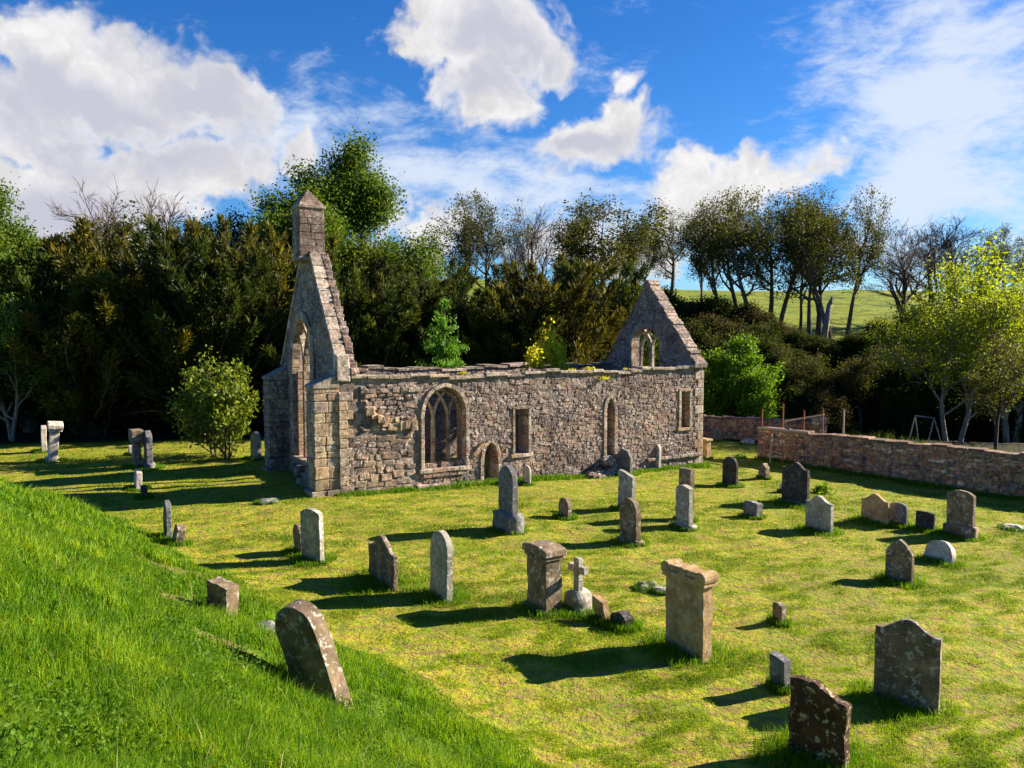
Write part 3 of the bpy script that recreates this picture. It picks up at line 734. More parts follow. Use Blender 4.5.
for sx in (-1, 1):
    sweep(mb, [(mid, 5.05), (mid+sx*.13, 5.35), (mid+sx*.4, 5.68), (mid+sx*.62, 5.85)], .1, E1-.19, E1-.05, pl)
    sweep(mb, [(mid+sx*.82, 4.0), (mid+sx*.8, 5.0), (mid+sx*.62, 5.4), (mid+sx*.36, 5.72), (mid+sx*.1, 5.93)], .12, E1-.19, E1-.04, pl)
mb.build('tracery', M_DRESS, ew, fn=CW, bevel=.02)

#@@WALLS
# ------------------------------------------------------------ boundary walls
def rubble_wall(name, p0, p1, ztop0, ztop1, thick, label, cat, mixd, ends=True, n=40, cope=True, zb=None):
    d = Vector((p1[0]-p0[0], p1[1]-p0[1])); L = d.length; ang = math.atan2(d.y, d.x)
    root = empty(name, (p0[0], p0[1], hz(*p0)), ang); tag(root, label, cat)
    z00 = root.location.z; dx, dy = d/L
    tz = lambda a: ztop0+(ztop1-ztop0)*a/L+.03*math.sin(a*1.7)+.02*math.sin(a*4.1)-z00
    bz = lambda a: hz(p0[0]+dx*a, p0[1]+dy*a)-.3-z00
    aa = np.linspace(0, L, n)
    out = [(float(a), bz(a)) for a in aa]+[(float(a), tz(a)) for a in aa[::-1]]
    mb = MB(); plate(mb, out, [], 0, thick); core = mb.build('wall_core', M_CORE, root)
    mb = MB(); zn = lambda a, z: pick(mixd)
    rubble(mb, out, [], 0, zn, (.08, .2), (.1, .4), (.01, .055), gap=.008)
    if ends:
        me = MB(); rubble(me, [(0.02, bz(0)), (thick-.02, bz(0)), (thick-.02, tz(0)), (.02, tz(0))], [], 0, zn, (.12, .2), (.12, .3), (.01, .04))
        mb.add([(y_, x_, z_) for x_, y_, z_ in me.v], me.f); mb.c[-len(me.v):] = me.c
    mb.build('rubble_facing', M_BWALL, root)
    if cope:
        mb = MB(); a = 0
        while a < L-.05:
            l = min(random.uniform(.3, .7), L-a); mb.box(a+.01, a+l-.01, -.07, thick+.05, tz(a)-.02, tz(a)+random.uniform(.03, .09), pick(dict(dark=5, grey=1, purp=1)), .02); a += l
        mb.build('wall_coping', M_BWALL, root, bevel=.02)
    return root
BM = dict(tan=4, pink=3, rust=2.5, grey=1, purp=1.5, buff=3, dark=1.2, pale=1)
rubble_wall('boundary_wall', (12.25, 39.6), (28.5, 22.9), .93, .80, .55, 'long brown rubble boundary wall running down the right edge of the churchyard', 'wall', BM, n=60)
rubble_wall('back_wall', (9.6, 49.3), (17.6, 46.2), .62, .55, .5, 'lower rubble wall behind the chapel corner, farther off than the long wall', 'wall', BM, ends=False, n=30)
# pier at the end of the back wall
root = empty('wall_pier', (17.55, 45.4, hz(17.55, 45.4)), -.3); tag(root, 'short pale ruined stone pier behind the fence rails', 'pier')
mb = MB()
for i in range(9):
    for k in range(2): mb.box(-.4+k*.38, -.03+k*.42, -.02, .5, -.3+i*.22, -.3+i*.22+.21, pick(dict(pale=3, tan=1, grey=2)), .03)
mb.build('pier_masonry', M_BWALL, root, bevel=.03)
# rusty posts and the rails
t = new_mat('rusty_iron'); P = t.new('ShaderNodeTexCoord').outputs['Object']; t.put(t.b.inputs['Base Color'], t.mix(t.noise(P, 9, 4), (.10, .04, .02), (.42, .17, .07))); RUST = t.m
t = new_mat('bleached_timber'); P = t.new('ShaderNodeTexCoord').outputs['Object']; t.put(t.b.inputs['Base Color'], t.mix(t.noise(P, 7, 4), (.33, .26, .2), (.55, .46, .36))); TIMB = t.m
posts = [(763,409,40.8,'rusty thin post rising behind the wall corner, leftmost of the row', RUST), (784,404,40.6,'tallest rusty post, second from left above the wall', RUST), (805,411,38.9,'rusty post standing before the pale pier', RUST), (824,409,38.4,'dark rusty post at the right end of the slanting rail', RUST), (845,410,36.9,'pale lone post farthest right above the wall', TIMB)]
for px, py, Y_, lab, mt in posts:
    g = at(px, Y_); r = ray(px, py); z = CZ+r.z*Y_/r.y
    mb = MB(); mb.bar((0, 0, -.2), (.02, 0, z-g.z), .045, .035, 7); mb.bar((0, 0, z-g.z), (.03, 0, z-g.z+.05), .05, .05, 7)
    o = mb.build('fence_post', mt); o.location = g; tag(o, lab, 'post', 'fence posts behind the boundary wall')
def beam(name, a, b, r, lab, cat, mt):
    a, b = Vector(a), Vector(b); mb = MB(); mb.bar((0, 0, 0), b-a, r, r*.9, 5); mb.bar((b-a)*.02, (b-a)*.3, r*1.1, r*1.02, 5)
    o = mb.build(name, mt); o.location = a; tag(o, lab, cat)
def pt(px, py, Y_): r = ray(px, py); q = r*(Y_/r.y); return Vector((q.x, q.y, q.z+CZ))
beam('timber_rail', pt(758, 427.5, 39.3), pt(809, 433, 37.2), .06, 'bleached timber rail lying along the wall top at its left end', 'rail', TIMB)
beam('timber_rail', pt(785, 421, 40.5), pt(824, 414.5, 38.4), .045, 'upper slanting pale rail between the rusty posts', 'rail', TIMB)
# lattice gate fragment leaning on the wall corner
g = G(770, 464); root = empty('gate_frame', g, R(-46)); tag(root, 'broken pale timber gate frame with cross bars leaning against the wall', 'gate')
mb = MB(); mb.bar((0, 0, 0), (.02, .08, 1.45), .04, .035, 6); mb.build('upright', TIMB, root)
mb = MB(); mb.bar((.62, 0, 0), (.60, .08, 1.4), .03, .03, 6); mb.build('upright', RUST, root)
for z, s in ((.35, .05), (.62, -.06), (.9, .08), (1.2, -.05)):
    mb = MB(); mb.bar((.0, .02, z), (.62, .05, z+s), .03, .025, 5); mb.build('cross_bar', TIMB, root)
# tubular swing frame beyond the wall
t = new_mat('grey_painted_tube'); t.put(t.b.inputs['Base Color'], (.13, .14, .14)); TUBE = t.m
a, b = pt(915, 416, 44), pt(934, 418, 42.5)
root = empty('swing_frame', (a.x, a.y, hz(a.x, a.y))); tag(root, 'grey tubular A-shaped frame standing beyond the boundary wall', 'frame'); o_ = root.location
mb = MB(); mb.bar(a-o_, b-o_, .04); mb.build('top_bar', TUBE, root)
for q, dx in ((a, -.5), (a, .35), (b, -.45), (b, .6)):
    mb = MB(); mb.bar(q-o_, Vector((q.x+dx, q.y+dx*.6, hz(q.x, q.y)))-o_, .035); mb.build('leg', TUBE, root)

#@@STONES
# ------------------------------------------------------------ headstones
def top_fn(kind, w):
    h = w/2
    def f(x):
        s = abs(x)/h
        if kind == 'round': return h*(math.sqrt(max(0, 1-s*s))-1)
        if kind == 'segment': return -h*.32*s*s
        if kind == 'shoulder': return 0 - (h*.55*(1-math.sqrt(max(0, 1-(s/.62)**2))) if s < .6 else h*.62)
        if kind == 'ogee': return -h*.42*(.5-.5*math.cos(min(1, s/.85)*math.pi))
        if kind == 'point': return -h*.95*(s**1.5)
        if kind == 'slant': return -h*.5*(x/h*.5+.5)
        if kind == 'eroded': return -h*(.04*noise.noise(Vector((x*9, w*7, 0)))+.42*max(0, (x/h+.05))**.9+.10*max(0, -x/h-.3))
        return -.02*s
    return f
def tablet(w, h, t, kind, seed=0, rough=.012, nx=30, nz=26, taper=0):
    f = top_fn(kind, w); Vs = []; Fs = []
    def lay(y, side):
        b = len(Vs)
        for j in range(nz+1):
            for i in range(nx+1):
                ex = 1-2*i/nx; x = -w/2*(math.sin(ex*math.pi/2) if False else ex)
                xx = math.copysign(abs(ex)**.8, -ex)*w/2
                tz = h+f(xx); s = (j/nz)**.85; z = -.25+(tz+.25)*s
                k = (1-taper*(z/h))
                edge = max(0, 1-min((w/2-abs(xx))/.03, (tz-z)/.03))
                yy = y-side*edge*min(.014, t*.2)
                p = Vector((xx*k, yy, z)); q = p*4+Vector((seed*3.7, 0, 0))
                nn = noise.noise(q)*rough+noise.noise(q*3.1)*rough*.5
                p.y += side*nn*(1.0); p.x += noise.noise(Vector((seed, z*5, side*0)))*rough*.8*(abs(xx)/(w/2)); p.z += noise.noise(Vector((xx*6, seed, 3)))*rough*(s if s > .5 else 0)
                Vs.append(p)
        return b
    a = lay(-t/2, -1); b = lay(t/2, 1); r = nx+1
    for j in range(nz):
        for i in range(nx):
            Fs.append((a+j*r+i, a+j*r+i+1, a+(j+1)*r+i+1, a+(j+1)*r+i)); Fs.append((b+j*r+i, b+(j+1)*r+i, b+(j+1)*r+i+1, b+j*r+i+1))
    ring = [j*r for j in range(nz+1)]+[nz*r+i for i in range(1, nx+1)]+[j*r+nx for j in range(nz-1, -1, -1)]
    for p, q in zip(ring, ring[1:]): Fs.append((a+p, a+q, b+q, b+p))
    return Vs, Fs
THETA = R(-58)
TUFT = []          # grass tufts go round these
def headstone(px, yb, yt, wapp, kind, mat, label, t=.14, theta=None, w=None, lean=0, tip=0, plinth=None, cap=None, rough=.014, group='old headstones in the churchyard', name='headstone', tuft=1.0, taper=0, cat='headstone', hscale=1, lift=0):
    g = G(px, yb); g.z += lift; sc = g.y/F; th = THETA if theta is None else R(theta)
    al = math.atan2(g.x, g.y); phi = -th-al
    h = (yb-yt)*sc/1.0*hscale
    if w is None: w = max(.3, (wapp*sc-t*abs(math.sin(phi)))/max(.25, abs(math.cos(phi))))
    root = empty(name, g, 0); root.rotation_mode = 'QUATERNION'
    q = Matrix.Rotation(R(lean), 4, 'Y') @ Matrix.Rotation(th, 4, 'Z') @ Matrix.Rotation(R(tip), 4, 'X')
    root.rotation_quaternion = q.to_quaternion()
    tag(root, label, cat, group)
    seed = px*.37+yb*.11; z0 = 0
    if plinth:
        ph, ex = plinth
        mb = MB(); Vv, Ff = tablet(w+ex*2, ph, t+ex*2.2, 'flat', seed+5, .03, 10, 6); mb.add(Vv, Ff); mb.build('plinth', HM[mat if mat != 'dark' else 'slate'], root, smooth=True)
    hh = h-(cap[0] if cap else 0)
    mb = MB(); Vv, Ff = tablet(w, hh, t, kind, seed, rough, taper=taper); mb.add(Vv, Ff)
    ob = mb.build('tablet', HM[mat], root, smooth=True); es = ob.modifiers.new('crisp', 'EDGE_SPLIT'); es.split_angle = R(38)
    if cap:
        ch, ex, style = cap; mb = MB()
        Wc = w/2+ex; Tc = t/2+ex
        if style == 'scroll':
            mb.box(-Wc, Wc, -Tc, Tc, hh, hh+ch*.45, (.5,)*3, .008)
            for cx, rr in ((-Wc+.09, ch*.42), (-.02, ch*.36), (Wc-.09, ch*.42)):
                mb.bar((cx, -Tc-.01, hh+ch*.55), (cx, Tc+.01, hh+ch*.55), rr, rr, 12)
            mb.box(-Wc+.05, Wc-.05, -Tc+.02, Tc-.02, hh+ch*.45+.002, hh+ch*.82, (.5,)*3, .008)
        elif style == 'slab':
            mb.box(-Wc*.92, Wc*.92, -Tc*.9, Tc*.9, hh, hh+ch*.3, (.5,)*3, .01)
            Pp = [(-Wc, hh+ch*.3+.002), (Wc, hh+ch*.3+.002), (Wc, hh+ch*.8), (Wc*.4, hh+ch), (-Wc*.4, hh+ch), (-Wc, hh+ch*.8)]
            mb.add([(x, -Tc, z) for x, z in Pp]+[(x, Tc, z) for x, z in Pp], [tuple(range(6)), tuple(range(11, 5, -1))]+[(i, i+6, (i+1) % 6+6, (i+1) % 6) for i in range(6)])
        else: mb.box(-Wc, Wc, -Tc, Tc, hh, hh+ch, (.5,)*3, .015)
        mb.build('cap', HM[mat], root, bevel=.025)
    TUFT.append((g.x, g.y, max(w, .3)*.65, tuft)); return root
H = headstone
big = H(323, 700, 594, 60, 'round', 'brown', 'large leaning round-topped headstone in the long grass of the bank, nearest on the left', t=.26, w=.80, lean=-15, tip=2, rough=.012, tuft=.3, theta=-34, lift=.08, hscale=.95)
H(222, 616, 583, 30, 'flat', 'brown', 'low broken stump of headstone at the bank edge left of the large leaning stone', t=.26, w=.55, lean=8, tip=6, tuft=1.2, rough=.02, hscale=1.1, theta=-35)
H(313, 561, 507, 24, 'segment', 'grey', 'pale upright headstone with shallow arched top below the chapel corner', t=.16, w=.72, lean=-1, theta=-36)
H(300, 553, 523, 10, 'round', 'brown', 'small dark stone tucked behind the pale upright headstone below the chapel corner', t=.12, w=.6, lean=-4)
H(383, 582, 534, 30, 'ogee', 'brown', 'low headstone with shouldered curved top between two taller stones', t=.12, rough=.02)
H(441, 597, 529, 24, 'round', 'grey', 'tall narrow round-topped headstone left of the heavy capped pedestal', t=.17, lean=1)
H(508, 530, 464, 17, 'round', 'slate', 'tallest slim headstone on a stepped plinth before the chapel doorway', t=.2, plinth=(.55, .13), w=.8)
H(527, 484, 465, 11, 'round', 'pale', 'small white-edged round-topped stone standing against the chapel wall by the doorway', t=.1, w=.5, tuft=.5)
H(565, 518, 497, 14, 'round', 'brown', 'small round-topped stone alone on the lawn right of the tall slim headstone', t=.16)
H(544, 610, 541, 37, 'flat', 'brown', 'stout brown pedestal monument with a heavy overhanging slab cap beside the stone cross', t=.42, cap=(.28, .07, 'slab'), rough=.025, plinth=(.12, .07), taper=.03, tuft=1.6)
H(603, 622, 595, 17, 'slant', 'tan', 'small tilted reddish stub right of the stone cross', t=.16, lean=-8, tuft=1.5)
H(622, 627, 611, 24, 'segment', 'dark', 'low dark mossy boulder-like stone in long grass right of the cross', t=.25, rough=.05, tuft=1.8)
H(688, 652, 561, 48, 'flat', 'tan', 'stout yellowish headstone with a carved scroll cap, right of centre', t=.27, cap=(.3, .05, 'scroll'), rough=.02, tuft=1.5, hscale=1.0)
H(684, 528, 484, 18, 'segment', 'grey', 'weathered streaked front stone of the overlapping pair right of the twin round stones', t=.2, plinth=(.16, .08), rough=.025)
H(686, 520, 467, 16, 'flat', 'brown', 'taller square-topped rear stone of the overlapping pair', t=.2)
H(630, 543, 497, 22, 'round', 'brown', 'round-topped brown headstone nearest in the line of three below the lancet window', t=.2, plinth=(.14, .07))
H(626, 510, 470, 18, 'slant', 'grey', 'middle headstone with slanting broken top in the line of three below the lancet window', t=.18, lean=2)
H(624, 474, 449, 17, 'round', 'slate', 'farthest headstone in the line of three, tilted back close to the chapel wall', t=.16, tip=-6, lean=-4)
H(656, 469, 444, 13, 'round', 'pale', 'pale slab leaning against the chapel wall below the east gable', t=.14, tip=-12, lean=-8, w=.5)
H(730, 486, 456, 16, 'round', 'dark', 'small black round-topped headstone beyond the chapel corner', t=.14, plinth=(.08, .05))
H(752, 517, 501, 19, 'flat', 'slate', 'low dark block stone lying tilted left of the large black headstone', t=.3, rough=.04, lean=6)
H(795, 504, 461, 27, 'ogee', 'dark', 'largest black headstone near the boundary wall', t=.16, plinth=(.14, .06))
H(819, 531, 495, 27, 'ogee', 'grey', 'grey headstone with curved shoulder in front of the largest black headstone', t=.16, rough=.025)
H(875, 522, 493, 27, 'ogee', 'tan', 'low broad tan headstone with stepped shoulders, left of the small dark pair', t=.14)
H(898, 525, 502, 18, 'segment', 'slate', 'small slate-grey headstone touching the low tan one', t=.12)
H(925, 530, 511, 18, 'flat', 'dark', 'small square black stone between slate and tall plinthed headstones', t=.1)
H(960, 536, 489, 26, 'segment', 'brown', 'tall brown headstone on a lichened plinth near the right edge', t=.17, plinth=(.36, .07))
H(899, 582, 538, 27, 'point', 'brown', 'pointed brown headstone standing alone on the right lawn', t=.13, tuft=1.2)
H(939, 561, 540, 29, 'round', 'pale', 'low pale half-sunk round stone right of the pointed headstone', t=.22, tip=-12, rough=.04)
H(779, 624, 602, 16, 'flat', 'brown', 'tiny square marker stone alone between the scroll-capped and large brown headstones', t=.16, w=.24, tuft=1.3)
H(781, 688, 652, 24, 'slant', 'slate', 'small grey stub close behind the dark eroded headstone', t=.2, w=.3, tuft=1.3, lean=-3)
H(818, 762, 672, 60, 'eroded', 'red', 'dark red-brown headstone with eroded sloping top and pale lichen blotches, nearest at bottom right', t=.16, rough=.03, tuft=2.4, hscale=.93, theta=-50)
H(906, 704, 612, 62, 'ogee', 'brown', 'large broad dark brown headstone with curved top in the lower right', t=.13, rough=.012, tuft=1.3, theta=-40, hscale=.97)
# left group, seen nearly edge-on
H(44, 452, 425, 7, 'segment', 'pale', 'slim pale stone at far left behind the tilted T-headed stone', t=.22, w=.7, lean=1, group='edge-on stones at the far left')
H(52, 461, 421, 14, 'flat', 'pale', 'T-headed stone at far left, tilting right', t=.36, w=.8, lean=7, cap=(.38, .12, 'slab'), group='edge-on stones at the far left', plinth=(.12, .09))
H(137, 467, 429, 10, 'flat', 'brown', 'tall block-headed stone of the left middle group', t=.27, w=.8, cap=(.5, .1, 'box'), group='edge-on stones at the far left')
H(131, 455, 445, 6, 'flat', 'pale', 'tiny pale stub just behind the tall block-headed stone', t=.2, w=.4, group='edge-on stones at the far left')
H(149, 467, 430, 8, 'round', 'slate', 'slim speckled round-topped stone right of the block-headed one', t=.24, w=.8, lean=-1, plinth=(.2, .08), group='edge-on stones at the far left')
H(138, 489, 469, 8, 'segment', 'pale', 'short sunlit pale stone in front of the block-headed one', t=.2, w=.6, lean=3, group='edge-on stones at the far left')
H(144, 498, 485, 7, 'flat', 'dark', 'short dark stub right in front of the short sunlit stone', t=.18, w=.4, group='edge-on stones at the far left')
H(168, 540, 499, 6, 'round', 'slate', 'thin post-like grey stone standing at the edge of the long grass', t=.15, w=.5, tuft=1.5, group='edge-on stones at the far left')
H(177, 545, 524, 12, 'segment', 'brown', 'leaning lichened stub beside the thin post-like stone', t=.22, w=.45, lean=12, tuft=1.3, group='edge-on stones at the far left')
H(256, 459, 431, 14, 'round', 'grey', 'round-topped headstone in shade between the shrub and the chapel buttress', t=.2, w=.8, theta=-50)
H(705, 459, 438, 9, 'flat', 'tan', 'brown pillar stone with flat cap just right of the chapel corner', t=.3, w=.5, cap=(.12, .06, 'box'))
H(715, 441, 426, 11, 'round', 'slate', 'small bluish stone leaning against the lower back wall', t=.2, w=.6, tip=-8)
H(764, 478, 463, 9, 'point', 'brown', 'small rough pointed stone between the black headstone and the gate frame', t=.25, w=.4, rough=.05)
H(784, 492, 483, 10, 'eroded', 'pale', 'small pale broken stone at the left foot of the largest black headstone', t=.2, w=.3, rough=.05)

# stone cross on a rock base
g = G(578, 611); root = empty('stone_cross', g, THETA+R(4)); tag(root, 'small stone cross on a rough boulder base right of the capped pedestal', 'cross')
sc = g.y/F
mb = MB(); Vv, Ff = tablet(.5, .50, .42, 'round', 3.3, .05, 14, 10); mb.add(Vv, Ff); mb.build('boulder_base', HM['grey'], root, smooth=True)
mb = MB(); mb.box(-.075, .075, -.07, .07, .44, 1.17, j=.006); mb.build('shaft', HM['grey'], root, bevel=.015)
for s in (-1, 1):
    mb = MB(); mb.box(min(.0775*s, .25*s), max(.0775*s, .25*s), -.065, .065, .86, 1.0, j=.006); mb.box(min(.17*s, .265*s), max(.17*s, .265*s), -.075, .075, .845, 1.015, j=.006); mb.build('arm', HM['grey'], root, bevel=.015)
TUFT.append((g.x, g.y, .5, 1.6))
# loose rocks
def rock(px, py, s, mat, label, flat=.5):
    g = G(px, py); Vv = []; 
    import bmesh
    bm = bmesh.new(); bmesh.ops.create_icosphere(bm, subdivisions=3, radius=1)
    for v in bm.verts:
        n_ = noise.noise(v.co*1.3+Vector((px, py, 0)))*.5+noise.noise(v.co*3+Vector((px, 0, 0)))*.2
        v.co *= s*(1+n_); v.co.z *= flat
    me = bpy.data.meshes.new('rock'); bm.to_mesh(me); bm.free(); me.materials.append(HM[mat])
    for p in me.polygons: p.use_smooth = False
    o = bpy.data.objects.new('rock', me); COL.objects.link(o); o.location = g+Vector((0, 0, s*flat*.25)); o.rotation_euler = (0, 0, px)
    tag(o, label, 'rock', 'loose stones in the grass'); TUFT.append((g.x, g.y, s, .8))
rock(266, 503, .35, 'slate', 'flat bluish rock lying in the chapel shadow below the buttress', .3)
rock(1012, 529, .35, 'pale', 'flat pale rock in the shade at the far right edge', .35)
rock(661, 592, .22, 'pale', 'small pale rock in the grass left above the scroll-capped headstone', .45)
rock(262, 629, .30, 'slate', 'flat pale rock at the bank foot left of the large leaning stone', .3)
rock(648, 590, .3, 'moss', 'low mossy hump left of the small pale rock', .5)
rock(800, 503, .3, 'pale', 'lichened rock at the foot of the largest black headstone', .5)
rock(747, 444, .4, 'grey', 'rough boulder at the end of the boundary wall', .6)

#@@TREES
# ------------------------------------------------------------ trees
def tubes(polys):
    """polys: list of (points, radii) -> vertices, faces"""
    Vs = []; Fs = []; b = 0
    for pts, rad in polys:
        k = 7 if rad[0] > .12 else (5 if rad[0] > .04 else 3)
        pts = np.array(pts); d = np.gradient(pts, axis=0); d /= np.linalg.norm(d, axis=1)[:, None]+1e-9
        ref = np.array([.3, .9, .2]); u = np.cross(d, ref); u /= np.linalg.norm(u, axis=1)[:, None]+1e-9; v = np.cross(d, u)
        an = np.arange(k)*2*np.pi/k
        ringp = pts[:, None, :]+(u[:, None, :]*np.cos(an)[None, :, None]+v[:, None, :]*np.sin(an)[None, :, None])*np.array(rad)[:, None, None]
        n = len(pts); Vs.append(ringp.reshape(-1, 3))
        i = np.arange(n-1)[:, None]*k; j = np.arange(k)[None, :]; j2 = (j+1) % k
        Fs.append(np.stack([(b+i+j).ravel(), (b+i+j2).ravel(), (b+i+k+j2).ravel(), (b+i+k+j).ravel()], 1)); b += n*k
    return np.concatenate(Vs), np.concatenate(Fs)
def branch_path(p, d, L, r, rs, wob=.18, n=6, up=.05, taper=.35):
    pts = [np.array(p)]; rad = [r]; d = np.array(d)/np.linalg.norm(d)
    for i in range(n):
        d = d+rs.normal(0, wob, 3)+np.array([0, 0, up]); d /= np.linalg.norm(d)
        pts.append(pts[-1]+d*L/n); rad.append(r*(1-(1-taper)*(i+1)/n))
    return pts, rad, d
def grow_tree(seed, H_, trunk_r, fork, levels, spread=.7, kids=(4, 4, 4), lratio=.62, wob=.16, lean=(0, 0), up=.05, first=.25, stems=1, gap=None):
    rs = np.random.default_rng(seed); polys = []; tips = []
    def rec(p, d, L, r, lv):
        pts, rad, dd = branch_path(p, d, L, r, rs, wob*(1 if lv else .35), 7 if lv < 2 else 4, up, .4)
        polys.append((pts, rad))
        if lv >= levels: tips.append((pts, r)); return
        k = kids[min(lv, len(kids)-1)]
        for i in range(k):
            lo = fork if lv == 0 else first
            t = lo+(1-lo)*(i+rs.random())/k; f = t*(len(pts)-1); a = int(min(f, len(pts)-2)); q = pts[a]+(pts[a+1]-pts[a])*(f-a)
            ax = pts[a+1]-pts[a]; ax /= np.linalg.norm(ax)
            ph = rs.random()*2*np.pi if lv else (i*2.4+rs.random())
            s = np.array([math.cos(ph), math.sin(ph), 0]); s = s-ax*s.dot(ax); s /= np.linalg.norm(s)
            sp = spread*rs.uniform(.7, 1.3)
            nd = ax*math.cos(sp)+s*math.sin(sp)
            rec(q, nd, L*lratio*rs.uniform(.7, 1.15)*(1.1-.35*t if lv == 0 else 1), max(.02, (rad[a]*.62)), lv+1)
        rec(pts[-1], dd, L*lratio*.8, rad[-1], lv+1)
    for s in range(stems):
        a = rs.random()*6.28; o = .5 if stems > 1 else 0
        rec((math.cos(a)*o*.6, math.sin(a)*o*.6, -.4), (lean[0]+math.cos(a)*o*.35, lean[1]+math.sin(a)*o*.35, 1), H_*rs.uniform(.5, .58), trunk_r, 0)
    mx = max(p[-1][2] for p, r in tips); s = H_/mx
    polys = [([q*s for q in p], r) for p, r in polys]; tips = [([q*s for q in p], r) for p, r in tips]
    return polys, tips, rs
def leaves(centers, size, rs, elong=1.5, jitter=.35, droop=0, tintz=None):
    n = len(centers); d = rs.normal(0, 1, (n, 3)); d[:, 2] -= droop; d /= np.linalg.norm(d, axis=1)[:, None]
    e = rs.normal(0, 1, (n, 3)); e -= d*(e*d).sum(1)[:, None]; e /= np.linalg.norm(e, axis=1)[:, None]
    s = size*rs.uniform(1-jitter, 1+jitter, n)[:, None]
    V = np.stack([centers-d*s*elong*.5, centers+e*s*.5, centers+d*s*elong*.5, centers-e*s*.5], 1).reshape(-1, 3)
    Fc = np.arange(n*4).reshape(n, 4); t = np.repeat(np.clip(rs.normal(.5, .22, n), 0, 1), 4)
    return V, Fc, t
def leafy(tips, rs, per, spread, size, elong=1.4, lump=True):
    cs = []
    for pts, r in tips:
        P_ = np.array(pts); k = int(per*rs.uniform(.5, 1.5)) if lump else per
        if k < 1: continue
        f = rs.random(k)*(len(P_)-1); a = np.minimum(f.astype(int), len(P_)-2); q = P_[a]+(P_[a+1]-P_[a])*(f-a)[:, None]
        cs.append(q+rs.normal(0, spread, (k, 3)))
    return leaves(np.concatenate(cs), size, rs, elong)
def proto(name, polys, lv, bark, leafm, crown='crown'):
    root = empty(name); V, Fc = tubes(polys); mesh_np('trunk', V, [Fc], bark, root, smooth=True)
    if lv: mesh_np(crown, lv[0], [lv[1]], leafm, root, tint=lv[2])
    return root
PROTO_USED = set()
def place(pr, name, loc, s, rz, label, cat='tree', group=None, leafm=None, sx=1, tilt=0):
    if pr.name in PROTO_USED:
        kids = list(pr.children); r = pr.copy(); COL.objects.link(r)
        for ch in kids:
            c = ch.copy(); COL.objects.link(c); c.parent = r
            if leafm and ch.name.startswith('crown'): c.material_slots[0].link = 'OBJECT'; c.material_slots[0].material = leafm
    else:
        PROTO_USED.add(pr.name); r = pr
        if leafm:
            for ch in r.children:
                if ch.name.startswith('crown'): ch.material_slots[0].link = 'OBJECT'; ch.material_slots[0].material = leafm
    r.location = loc; r.scale = (s*sx, s*sx, s); r.rotation_euler = (0, tilt, rz)
    for k in ('label', 'category', 'group'):
        if k in r: del r[k]
    return tag(r, label, cat, group)

# prototypes -------------------------------------------------
def yew_proto(seed, n_b=110, per=420):
    rs = np.random.default_rng(seed); polys = [([np.array((0, 0, -.5)), np.array((.1, 0, 3)), np.array((0, .1, 7))], [.45, .35, .15])]; C_ = []; Dv = []; tn = []
    for i in range(n_b):
        ph = rs.random()*6.283; z0 = rs.uniform(.0, 6.0)*(1 if i % 3 else .4); out = rs.uniform(.25, 1.2); L = rs.uniform(3.4, 6.0)*(1.1-z0/16)
        d = np.array([math.cos(ph)*out, math.sin(ph)*out, rs.uniform(.25, 1.3)]); pts, rad, _ = branch_path((math.cos(ph)*.8, math.sin(ph)*.8, z0), d, L, .09, rs, .12, 7, .07, .15)
        polys.append((pts, rad)); P_ = np.array(pts)
        f = (1-rs.random(per)**1.5*.85)*(len(P_)-1.001); a = f.astype(int); q = P_[a]+(P_[a+1]-P_[a])*(f-a)[:, None]; ax = P_[a+1]-P_[a]; ax /= np.linalg.norm(ax, axis=1)[:, None]
        rad_ = .62*(1.15-f/(len(P_)-1))[:, None]+.10
        off = rs.normal(0, 1, (per, 3))*rad_*.62; C_.append(q+off); Dv.append(ax*.9+off/rad_*.7+rs.normal(0, .25, (per, 3))); tn.append(.22+.45*(f/(len(P_)-1))+rs.normal(0, .13, per)+rs.normal(0, .12))
    C_ = np.concatenate(C_); d = np.concatenate(Dv); d /= np.linalg.norm(d, axis=1)[:, None]; n = len(C_)
    e = rs.normal(0, 1, (n, 3)); e -= d*(e*d).sum(1)[:, None]; e /= np.linalg.norm(e, axis=1)[:, None]
    s = rs.uniform(.6, 1.3, n)[:, None]; l = .17*s; w_ = .04*s
    V = np.stack([C_-d*l, C_+e*w_-d*l*.1, C_+d*l, C_-e*w_-d*l*.1], 1).reshape(-1, 3)
    mz = C_[:, 2].max()
    sc = 10/np.percentile(C_[:, 2], 99.8); V[:, :] *= sc; polys = [([q*sc for q in p], r) for p, r in polys]
    return proto('yew_tree', polys, (V, np.arange(n*4).reshape(n, 4), np.repeat(np.clip(np.concatenate(tn), 0, 1), 4)), BARK, L_YEW)
YEW = [yew_proto(s) for s in (11, 12, 13)]
def broad(seed, H_, tr, per, spr, size, leafm, bark=BARK, name='broadleaf_tree', **kw):
    polys, tips, rs = grow_tree(seed, H_, tr, **kw); lv = leafy(tips, rs, per, spr, size) if per else None
    return proto(name, polys, lv, bark, leafm)
BIG = broad(21, 19, .5, 340, .62, .15, L_BIG, fork=.22, levels=3, spread=.8, kids=(9, 6, 4), lratio=.56)
HILL = [broad(s, 15, .30, 9, .30, .135, L_HILL, name='hillside_tree', fork=.56, levels=4, spread=.78, kids=(6, 4, 4, 3), lratio=.60, wob=.18, up=.09, lean=ln) for s, ln in ((31, (.1, 0)), (32, (-.1, 0)), (33, (.2, 0)))]
BARE = [broad(s, 13, .26, 0, 0, 0, None, bark=BARK_T, name='bare_tree', fork=.3, levels=4, spread=.55, kids=(7, 5, 5, 4), lratio=.62, wob=.17) for s in (41, 42)]
